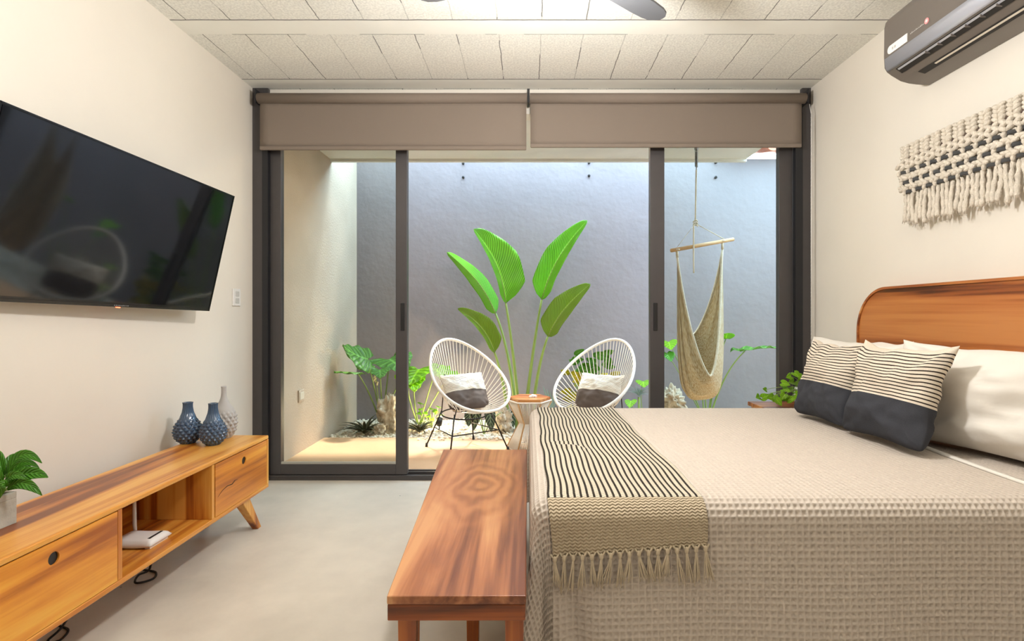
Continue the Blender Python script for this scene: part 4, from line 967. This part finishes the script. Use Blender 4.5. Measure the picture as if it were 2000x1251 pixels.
# ------------------------------------------------------------------ acapulco chairs
def chair_mesh(t):
    """local space, front = -y"""
    front, back = Vector((0, -.40, .375)), Vector((0, .31, .915)); ax = back-front; L_ = ax.length; u = ax.normalized()
    ring = []
    N_ = 72
    for k in range(N_):
        th = 2*pi*k/N_; s_ = (1-math.cos(th))/2      # 0 at front, 1 at back
        w_ = .365*math.sin(th)*(1.04-.34*s_)
        p = front+u*(L_*s_); p.x = w_; p.z += .035*math.sin(pi*s_)*0-.045*(abs(w_)/.37)**2*(1-s_)*0; p = p+Vector((0, .03, -.05))*(math.sin(pi*s_)*(1-abs(w_)/.40))*0
        ring.append(p)
    MB().tube(ring, .0125, 10, closed=True).build('outer_ring', M['vinyl'], t, smooth=True)
    hub = Vector((0, .03, .325)); hr = .085
    ir = [hub+Vector((hr*math.sin(2*pi*k/24), -hr*.9*math.cos(2*pi*k/24), .0)) for k in range(24)]
    MB().tube(ir, .006, 8, closed=True).build('inner_ring', M['iron'], t, smooth=True)
    b = MB(); K = 54
    for k in range(K):
        th = 2*pi*(k+.5)/K; s_ = (1-math.cos(th))/2; p = front+u*(L_*s_); p.x = .365*math.sin(th)*(1.04-.34*s_)
        q = hub+Vector((hr*math.sin(th), -hr*.9*math.cos(th), 0)); mid = p.lerp(q, .5)+Vector((0, .015*s_, -.03-.015*s_))
        b.tube(bezier(p, mid, q, 5), .0034, 6)
    b.build('cord_webbing', M['vinyl'], t, smooth=True)
    # welded base: lower hoop, legs, stretchers
    z1 = .30; hoop = [Vector((.20*math.cos(2*pi*k/28), .17*math.sin(2*pi*k/28)+.0, z1+.02*math.sin(2*pi*k/28))) for k in range(28)]
    MB().tube(hoop, .006, 8, closed=True).build('base_hoop', M['iron'], t, smooth=True)
    feet = [(-.27, -.26), (.27, -.26), (-.23, .26), (.23, .26)]
    for fx, fy in feet:
        l = MB(); top = Vector((fx*.62, fy*.55, z1+.015 if fy > 0 else z1)); l.tube([top+Vector((0, 0, .03 if fy < 0 else .0)), (fx, fy, .012)], .0065, 8); lg = l.build('leg', M['iron'], t, smooth=True)
        MB().tube([(fx*.99, fy*.99, .034), (fx, fy, 0)], [.010, .012], 10).build('rubber_foot', M['black'], lg, smooth=True)
        g = MB(); s_ = top; # strut up to the shell ring
        th = math.atan2(fx, -fy); ss = (1-math.cos(th))/2; e = front+u*(L_*ss); e.x = .365*math.sin(th)*(1.04-.34*ss)
        e = hub.lerp(e, .62)+Vector((0, 0, -.022)); g.tube([s_, e], .005, 6); g.build('strut', M['iron'], t, smooth=True)
    b = MB(); b.tube([(-.212, -.194, .17), (.212, -.194, .17)], .005, 6); b.tube([(-.212, -.194, .17), (-.181, .194, .17)], .005, 6); b.tube([(.212, -.194, .17), (.181, .194, .17)], .005, 6); b.build('stretcher', M['iron'], t, smooth=True)
c1 = thing('acapulco_chair', (0, 0, 0), 'white cord lounge chair on the patio, left of the hexagonal table', 'chair', 'white cord chairs on the patio')
chair_mesh(c1)
c2 = copy_tree(c1); c2['label'] = 'white cord lounge chair on the patio, right of the hexagonal table, half behind the bed'
c1.location = (-.535, 4.50, -.005); c1.rotation_euler = (0, 0, math.radians(35))
c2.location = (.60, 4.46, -.005); c2.rotation_euler = (0, 0, math.radians(-35))
for cc, sg, sd, who in ((c1, 1, 3.3, 'left'), (c2, -1, 8.8, 'right')):
    a = sg*math.radians(35); R = Matrix.Rotation(a, 3, 'Z'); base = Vector(cc.location)+R @ Vector((0, -.11, .348)); up = R @ Vector((0, .52, .85)); wd = R @ Vector((1, 0, 0))
    pillow('patio_cushion', base, wd, up, .40, .33, .13, M['cushion_patio'], 'cushion with pale striped top and brown lower half on the %s patio chair' % who, 'cushion', 'cushions on the patio chairs', seed=sd, wr=.010, pinch=.05)

# ------------------------------------------------------------------ hexagonal side table
def table():
    cx, cy = .013, 4.50; t = thing('side_table', (cx, cy, -.005), 'hexagonal side table with wooden top and white cord hourglass base', 'side table')
    hexp = lambda r, rot=0: [(cx+r*math.cos(pi/3*k+rot), cy+r*math.sin(pi/3*k+rot)) for k in range(6)]
    r = .185; MB().prism(hexp(r-.006), 'z', .412, .436).build('table_top', wood('table_top_wood', BROWN, 'x', seed=13), t, bevel=.003)
    def hoop(r_, z, nm):
        p = hexp(r_); MB().tube([Vector((x, y, z)) for x, y in p], .006, 8, closed=True).build(nm, M['vinyl'], t, smooth=False)
        return p
    top, mid, bot = hoop(r, .408, 'top_hoop'), hoop(.085, .215, 'waist_hoop'), hoop(.195, .010, 'base_hoop')
    for A_, B_, za, zb in ((top, mid, .408, .215), (mid, bot, .215, .010)):
        b = MB()
        for k in range(6):
            for q in range(14):
                f = q/14; a0 = Vector((*A_[k], za)).lerp(Vector((*A_[(k+1) % 6], za)), f); b0 = Vector((*B_[k], zb)).lerp(Vector((*B_[(k+1) % 6], zb)), f)
                b.tube([a0, b0], .0034, 6)
        b.build('cord_webbing', M['vinyl'], t, smooth=True)
    for k in range(6):
        b = MB(); a0, m0, b0 = [Vector((*P[k], z)) for P, z in ((top, .40), (mid, .215), (bot, .004))]; b.tube([a0, m0, b0], .007, 8); b.build('leg', M['wood_pale'], t, smooth=True)
    s = thing('coral_ornament', (cx+.03, cy-.03, .431), 'small white coral ornament on the hexagonal table', 'ornament'); random.seed(2)
    b = MB(); 
    for k in range(7): b.ell((cx+.03+random.uniform(-.025, .025), cy-.03+random.uniform(-.02, .02), .441+random.uniform(-.002, .008)), (random.uniform(.010, .016),)*3, nu=8, nv=6, bump=.4, seed=k)
    b.build('coral', M['white'], s, smooth=True)
    s.location.z = .431
table()

# ------------------------------------------------------------------ hanging hammock chair
def hammock():
    Y = 4.7; zs = 2.61
    hook = W(1360, 290, Y); t = thing('hammock_chair', (hook.x, Y, .36), 'cream woven hammock chair hanging by rope behind the right glass door', 'hammock chair')
    b = MB(); b.tube([(hook.x, Y, zs), (hook.x, Y, 2.585)], .018, 12); b.tube([(hook.x+.012*math.cos(k*.5), Y, 2.572+.012*math.sin(k*.5)) for k in range(13)], .003, 6); b.build('ceiling_hook', M['steel'], t, smooth=True)
    s0, s1 = W(1360, 297, Y), W(1360, 326, Y); b = MB(); b.tube([s0+Vector((.011*math.cos(k*.8), .011*math.sin(k*.8), -(s0.z-s1.z)*k/120)) for k in range(121)], .0035, 5); b.tube([s0+Vector((0, 0, .03)), s1-Vector((0, 0, .03))], .0045, 6); b.build('spring', M['steel'], t, smooth=True)
    kn = W(1358, 436, Y); b = MB()
    b.tube([s1-Vector((0, 0, .03)), kn], .006, 8)
    for k in range(60):
        p = (s1-Vector((0, 0, .03))).lerp(kn, k/60); b.ell(p, (.0085, .0085, .004), Matrix.Rotation(.5, 3, 'Y'), nu=8, nv=4)
    for k in range(3): b.tube([kn+Vector((.018*math.cos(q*.55), .016*math.sin(q*.55), .02-.02*k+.008*math.sin(q*.9))) for q in range(13)], .005, 6)
    b.build('hanging_rope', M['rope'], t, smooth=True)
    b = MB(); P = bezier(W(1355, 440, Y-.04), W(1354, 490, Y-.05), W(1355, 533, Y-.04), 10); b.tube(P, .006, 8)
    for k in range(36):
        p = Vector(P[0]).lerp(Vector(P[-1]), k/36); b.ell(p, (.009, .009, .004), Matrix.Rotation(.5, 3, 'Y'), nu=8, nv=4)
    b.build('rope_tail', M['rope'], t, smooth=True)
    A, B = W(1311, 489, Y-.10), W(1432, 467, Y+.14)
    MB().tube([A, B], .0165, 14).build('spreader_bar', M['wood_pale'], t, smooth=True)
    b = MB(); b.tube([kn, W(1414, 470, Y+.11)+Vector((0, 0, .017))], .004, 6); b.tube([kn, W(1322, 487, Y-.08)+Vector((0, 0, .017))], .0025, 6); b.build('bar_cord', M['rope'], t, smooth=True)
    ga, gb = W(1323, 503, Y-.08), W(1411, 487, Y+.10)
    for g, top in ((ga, W(1322, 488, Y-.08)), (gb, W(1411, 471, Y+.10))):
        b = MB(); b.tube([top+Vector((.02*math.cos(q*.5), .02*math.sin(q*.5), .004*q/12)) for q in range(13)], .006, 6); b.tube([top, g], .012, 8); b.build('end_loop', M['rope'], t, smooth=True)
    # the woven seat: cords from left gather to right gather with changing sag
    px = F/Y; sagb = (665-503)/px; sagm = (783-503)/px; sagf = (740-503)/px
    def sag(k): return sagb+(sagm-sagb)*math.sin(min(1, k/.62)*pi/2)**1.3 if k < .62 else sagm+(sagf-sagm)*((k-.62)/.38)**1.5
    def fn(tt, k):
        q = abs(2*tt-1); s_ = sag(k); shp = 1-q**(1.5+2.2*math.sin(pi*k)**.7)
        g = ga.lerp(gb, tt); z = g.z-s_*shp
        wdt = math.sin(pi*tt)**.6
        xo = -.048*math.sin(2*pi*tt)*(.3+1.1*math.sin(pi*k))
        yo = (k-.45)*-.46*wdt*(shp**.8)
        rip = .006*math.sin(k*46)*wdt+.004*math.sin(k*90+tt*9)*wdt
        return Vector((g.x+xo+rip*.6, g.y+yo+rip, z+rip*.4+.012*math.sin(k*12+tt*5)*wdt))
    b = MB(); b.grid(fn, 60, 70)
    b.build('woven_seat', M['net'], t, smooth=True, solid=.006, uv=[(i/60, j/70) for j in range(71) for i in range(61)])
    for k in (0, 1): MB().tube([fn(i/40, k) for i in range(41)], .010, 8).build('edge_rope', M['rope'], t, smooth=True)
m = mat('cream_net_weave', sr(222, 208, 178), .95); nt = m.node_tree; N = nt.nodes; L = nt.links; b_ = N['Principled BSDF']
uvn = N.new('ShaderNodeUVMap'); uvn.uv_map = 'UVMap'; mp = N.new('ShaderNodeMapping'); mp.inputs['Scale'].default_value = (60, 130, 1); L.new(uvn.outputs[0], mp.inputs[0])
ck = N.new('ShaderNodeTexNoise'); ck.inputs['Scale'].default_value = 1; ck.inputs['Detail'].default_value = 2; L.new(mp.outputs[0], ck.inputs['Vector'])
rp = N.new('ShaderNodeValToRGB'); rp.color_ramp.elements[0].position = .35; rp.color_ramp.elements[0].color = (*sr(186, 160, 118), 1); rp.color_ramp.elements[1].position = .6; rp.color_ramp.elements[1].color = (*sr(232, 220, 194), 1)
L.new(ck.outputs['Fac'], rp.inputs[0]); L.new(rp.outputs[0], b_.inputs['Base Color'])
bp = N.new('ShaderNodeBump'); bp.inputs['Strength'].default_value = .9; bp.inputs['Distance'].default_value = .008; L.new(ck.outputs['Fac'], bp.inputs['Height']); L.new(bp.outputs[0], b_.inputs['Normal'])
tr = N.new('ShaderNodeBsdfTranslucent'); L.new(rp.outputs[0], tr.inputs[0]); mx = N.new('ShaderNodeMixShader'); mx.inputs[0].default_value = .3; L.new(b_.outputs[0], mx.inputs[1]); L.new(tr.outputs[0], mx.inputs[2]); L.new(mx.outputs[0], N['Material Output'].inputs[0])
M['net'] = m
hammock()

# ------------------------------------------------------------------ patio plants
def bird():
    Y = 5.30; t = thing('bird_of_paradise_plant', (W(1018, 800, Y).x, Y, -.02), 'tall plant with five big paddle leaves behind the hexagonal table', 'plant')
    g = lambda px, py, dy=0: W(px, py, Y+dy)
    leaves = [  # base, tip, wl, wr (px), stem ctrl, stem foot, depth offsets, material, fold, arch
        ((988, 592), (925, 447), 10, 56, (1006, 700), (1016, 790), -.05, .10, 'leaf_bop', -.35, .06),
        ((968, 612), (873, 492), 12, 30, (1000, 690), (1010, 792), .10, .0, 'leaf_bop', .8, .05),
        ((966, 688), (894, 602), 9, 28, (984, 735), (996, 792), -.12, -.12, 'leaf_bop_dull', -.5, .05),
        ((1058, 585), (1147, 430), 38, 13, (1040, 680), (1022, 792), -.08, .05, 'leaf_bop', -.3, .07),
        ((1070, 657), (1153, 554), 36, 14, (1048, 715), (1036, 792), -.12, -.10, 'leaf_bop_dull', -.3, .05)]
    for base, tip, wl, wr, sc, sf, d0, d1, mt, fold, arch in leaves:
        b0, t0 = g(*base, d0), g(*tip, d1); ax = (t0-b0).normalized(); vw = (b0.lerp(t0, .5)-Vector((0, 0, EYE))).normalized(); side = ax.cross(vw).normalized()
        if side.x < 0: side = -side
        k = Y/F; side = (side+vw*.25).normalized()
        pr = lambda q: min(1, (q/.12))**.5*min(1, ((1-q)/.50))**.5*(1-.12*abs(q-.4)) if q < 1 else 0
        bd = arch*(1 if tip[0] < 1000 else -1)
        lf = leaf(t, 'leaf', M[mt], b0, t0, side, wl*k*(1 if bd > 0 else .85), wr*k*(.8 if bd > 0 else 1), fold=fold, arch=-.03, bend=bd, nt=40, ns=6, prof=pr, ruffle=.004, solid=.002)
        nz = ax.cross(side).normalized()
        if nz.y < 0: nz = -nz
        foot = g(*sf, 0); foot.z = -.03
        MB().tube(bezier(foot, g(*sc, d0*.5), b0, 14), [.019-.009*i/14 for i in range(15)], 8).build('stem', M['stem'], t, smooth=True)
        ar_ = ((t0-b0).cross(side).normalized())*-.03; MB().tube([b0.lerp(t0, q/10)+side*(bd*math.sin(pi*(q/10)**.9))+ar_*math.sin(pi*q/10) for q in range(11)], [.006-.0005*q for q in range(11)], 6).build('midrib', M['stem'], lf, smooth=True)
bird()
def plant(name, loc, label, cat='plant', group=None): return thing(name, loc, label, cat, group)
def ear(t, foot, cpx, Y, d, sd, L_, Wd, m, bend=(0, 0, .1), r=.008, **k):
    c_ = W(*cpx, Y); hleaf(t, M[m], c_, d, sd, L_, Wd, **k)
    foot = Vector(foot); MB().tube(bezier(foot, foot.lerp(c_, .55)+Vector(bend), c_-Vector((0, 0, .004)), 10), [r-.4*r*i/10 for i in range(11)], 7).build('stem', M['stem'], t, smooth=True)
Yp = 5.45; f0 = W(747, 842, Yp); f0.z = -.03
t = plant('elephant_ear_plant', tuple(f0), 'elephant ear plant with broad green leaves beside the coral rock on the left')
ear(t, f0, (716, 700), Yp-.25, (-1, -.35, .30), (.25, -.75, -.55), .25, .38, 'leaf_ear', droop=-.35, ruffle=.014, cup=-.08)
ear(t, f0, (698, 727), Yp-.42, (-1, -.2, .10), (0, -1, .15), .21, .26, 'leaf_ear', droop=.05, ruffle=.012, cup=-.1)
ear(t, f0, (762, 702), Yp+.05, (.5, -.6, -.15), (1, .35, .25), .30, .42, 'leaf_ear', droop=.25, ruffle=.012)
ear(t, f0, (742, 722), Yp-.15, (.3, -1, -.25), (1, .3, .1), .16, .22, 'leaf_ear', droop=.2, ruffle=.01)
ear(t, f0, (790, 725), Yp, (1, -.3, -.1), (.2, 1, .15), .2, .26, 'leaf_ear', droop=.3, ruffle=.01)
b = MB(); pth = bezier(f0, W(740, 790, Yp), W(732, 720, Yp-.05), 10); b.tube(pth, .004, 6); b.build('flower_stalk', M['stem'], t, smooth=True)
b = MB(); random.seed(4)
for k in range(9): b.ell(W(734+random.uniform(-4, 4), 735+k*1.9, Yp-.06), (.009, .009, .012), nu=8, nv=6)
b.build('flower_buds', mat('cream_buds', sr(226, 214, 180), .7), t, smooth=True)
f1 = W(818, 822, 5.5); f1.z = -.03
t = plant('lime_elephant_ear_plant', tuple(f1), 'bright lime green leafy plant between the left door frame and left chair')
ear(t, f1, (818, 722), 5.45, (-.2, -1, -.35), (1, 0, .1), .26, .44, 'leaf_bright', droop=.2, ruffle=.012, bend=(-.1, 0, .15))
ear(t, f1, (800, 738), 5.35, (.5, -.9, -.35), (1, .3, 0), .2, .3, 'leaf_bright', droop=.25, ruffle=.012, bend=(-.1, 0, .1))
ear(t, f1, (852, 722), 5.55, (.6, -.8, -.25), (.8, .6, .1), .2, .3, 'leaf_bright', droop=.2, ruffle=.012, bend=(.03, 0, .15))
ear(t, f1, (880, 730), 5.6, (.9, -.4, -.2), (.3, .9, .1), .14, .2, 'leaf_bright', droop=.2, ruffle=.01, bend=(.03, 0, .1))
# bromeliads
def rosette(name, c_, n, L_, wd, m, label, up=.6, seed=0, grp=None, spread=1.0):
    random.seed(seed); c_ = Vector(c_); t = plant(name, tuple(c_), label, 'plant', grp); bl = []
    for k in range(n):
        a = 2*pi*k*.382+random.uniform(-.2, .2); lift = up*random.uniform(.3, 1.5); d = Vector((math.cos(a)*spread, math.sin(a)*spread, lift)).normalized(); Lk = L_*random.uniform(.7, 1.1)
        sd = Vector((-math.sin(a), math.cos(a), 0)); nn_ = d.cross(sd).normalized()
        if nn_.z < 0: nn_ = -nn_
        bl.append(blade(c_+Vector((0, 0, .01)), c_+d*Lk, sd, wd, wd, fold=.5, arch=.12*Lk, nt=8, ns=2, up=nn_, prof=lambda q: (1-q**2.2)*(.6+.4*math.sin(pi*q))))
    multi(t, 'foliage', M[m], bl); return t
for (px, py, Y, L_, n, lab) in ((712, 845, 5.10, .26, 26, 'spiky dark bromeliad at the foot of the elephant ear, behind the left glass'), (820, 835, 5.15, .22, 26, 'spiky dark bromeliad just right of the left door frame')):
    p = W(px, py, Y); p.z = -.02; rosette('bromeliad', p, n, L_, .017, 'leaf_brom', lab, seed=int(px), grp='dark bromeliads in the bed')
p = W(842, 812, 5.45); p.z = -.02
t = plant('leafy_shrub', tuple(p), 'small bright lobed-leaf shrub behind the left chair legs'); random.seed(9); bl = []; sm = MB()
for k in range(16):
    c_ = p+Vector((random.uniform(-.12, .16), random.uniform(-.1, .1), random.uniform(.06, .26))); a = random.uniform(0, 2*pi); bl.append(heart(c_, (math.cos(a), math.sin(a)-.4, -.1), (-math.sin(a), math.cos(a), .2), .055, .06, nt=8, ns=3)); sm.tube([p, c_], .0025, 5)
multi(t, 'foliage', M['leaf_bright'], bl); sm.build('stem', M['stem'], t, smooth=True)
# dark alocasia by the rock
p = W(945, 800, 5.1); p.z = -.02; t = plant('dark_alocasia', tuple(p), 'dark velvety leaved plant with pale veins between left chair and table')
for (cx_, cy_), Y, L_ in (((930, 808), 4.98, .17), ((957, 812), 5.02, .17), ((918, 812), 5.12, .12), ((997, 812), 5.25, .17)):
    ear(t, p, (cx_, cy_-4), Y, (.1*(1 if cx_ > 940 else -1), -.28, -1), (1, .1, 0), L_, .105, 'leaf_dark', droop=.05, cup=.12, bend=(0, 0, .18), r=.005)
# rocks
def rock(c_, r, label, seed):
    c_ = Vector(c_); b = MB(); b.ell(c_, r, nu=48, nv=32, bump=.55, seed=seed); tag(b.build('coral_rock', M['rock'], smooth=True), label, 'rock', 'coral rocks in the planting bed')
rock(W(763, 812, 5.25), (.105, .12, .20), 'large pitted coral rock below the elephant ear leaves', 3)
rock(W(742, 838, 5.12), (.055, .06, .06), 'small coral lump at the foot of the large rock', 6)
rock(W(984, 822, 5.25), (.09, .09, .13), 'pale branching coral rock beside the hexagonal table', 12)
rock(W(1314, 785, 5.3), (.11, .11, .13), 'pitted rock behind the right glass door, left of the hammock', 17)
# right side plants
p = W(1160, 790, 5.5); p.z = -.02; t = plant('croton', tuple(p), 'croton with yellow and green leaves behind the right patio chair'); random.seed(21); b1, b2_ = [], []; sm = MB()
for k in range(80):
    q = W(random.uniform(1114, 1192), random.uniform(690, 800), 5.5+random.uniform(-.15, .15)); a = random.uniform(0, 2*pi); d = Vector((math.cos(a), -.5, random.uniform(-.6, .6))).normalized(); sd = d.cross(Vector((0, 1, .3))).normalized()
    (b1 if (q.z < EYE-(725-VY)*5.5/F) else b2_).append(blade(q, q+d*.14, sd, .036, .036, fold=.3, nt=8, ns=2)); sm.tube([p+Vector((0, 0, .02)), q], .003, 5)
multi(t, 'foliage', M['leaf_croton'], b1); multi(t, 'foliage', M['leaf_pot'], b2_); sm.build('stem', M['stem'], t, smooth=True)
p = W(1248, 775, 5.35); c0 = Vector(p); t = rosette('silver_tillandsia', p+Vector((0, 0, 0)), 44, .15, .004, 'leaf_silver', 'silvery spiky plant between the right chair and right door frame', up=.8, seed=5)
MB().tube([c0, (c0.x, c0.y, -.03)], .012, 8).build('stem', M['stem'], t, smooth=True)
p = W(1260, 800, 5.5); p.z = -.03; t = plant('young_elephant_ear', tuple(p), 'small bright leaf plant left of the right door frame')
ear(t, p, (1256, 745), 5.4, (-.1, -1, -.3), (1, 0, 0), .10, .16, 'leaf_bright', bend=(-.06, 0, .1), r=.005)
ear(t, p, (1232, 783), 5.25, (-.3, -1, -.4), (1, 0, 0), .10, .12, 'leaf_bright', bend=(-.06, 0, .06), r=.005)
p = W(1078, 790, 5.6); p.z = -.02; t = plant('silver_succulent', tuple(p), 'small grey green succulent behind the hexagonal table, right side')
bl = [blade(p+Vector((0, 0, .12)), W(*q, 5.6), (1, 0, .4), .012, .012, nt=8, ns=2) for q in ((1060, 752), (1068, 758), (1082, 752), (1090, 765), (1074, 762))]; multi(t, 'foliage', M['leaf_silver'], bl); MB().tube([p, p+Vector((0, 0, .14))], .01, 8).build('stem', M['stem'], t, smooth=True)
# behind right glass
p = W(1382, 800, 5.45); p.z = -.03; t = plant('tall_elephant_ear_plant', tuple(p), 'tall elephant ear with long pale stems behind the hammock chair')
ear(t, p, (1455, 684), 5.3, (1, -.3, .18), (.2, -.8, .05), .30, .30, 'leaf_ear', bend=(-.08, 0, .12), droop=.05, ruffle=.015, r=.010)
ear(t, p, (1418, 660), 5.45, (-.2, -.8, .5), (1, .1, .1), .13, .20, 'leaf_bright', bend=(-.02, 0, .15), droop=.1, r=.008)
ear(t, p, (1306, 668), 5.5, (-.1, -.9, -.3), (1, 0, .1), .17, .18, 'leaf_bright', bend=(-.02, 0, .1), droop=.1, r=.007)
ear(t, p, (1303, 690), 5.4, (.1, -.9, -.5), (1, 0, 0), .13, .14, 'leaf_pot', bend=(-.02, 0, .1), droop=.1, r=.006)
for k, q in enumerate(((1366, 740), (1374, 735), (1392, 742))):
    MB().tube(bezier(p+Vector((.02*k-.03, 0, 0)), p+Vector((.02*k-.03, 0, .2)), W(*q, 5.45), 6), [.012, .011, .009, .007, .006, .004, .002], 7).build('stem', M['stem'], t, smooth=True)
# ground spotlight in the bed behind the left chair
t = thing('garden_spotlight', tuple(W(858, 825, 5.25)), 'small garden spotlight glowing in the gravel behind the left chair', 'spotlight'); q = W(858, 825, 5.25); t.location.z = -.03
MB().tube([(q.x, q.y, -.03), (q.x, q.y, .05)], .006, 8).build('stake', M['iron'], t, smooth=True)
MB().tube([(q.x, q.y-.02, .05), (q.x, q.y+.04, .10)], .028, 16).build('lamp_head', M['iron'], t, smooth=True)
em = bpy.data.materials.new('spot_lens'); em.use_nodes = True; e = em.node_tree.nodes['Principled BSDF']; e.inputs['Emission Color'].default_value = (1, .85, .6, 1); e.inputs['Emission Strength'].default_value = 20
MB().tube([(q.x, q.y+.041, .101), (q.x, q.y+.044, .103)], .024, 16).build('lens', em, t)
lamp('garden_spot_light', (q.x, q.y+.07, .125), .03, 24, (1, .78, .5), kind='POINT')
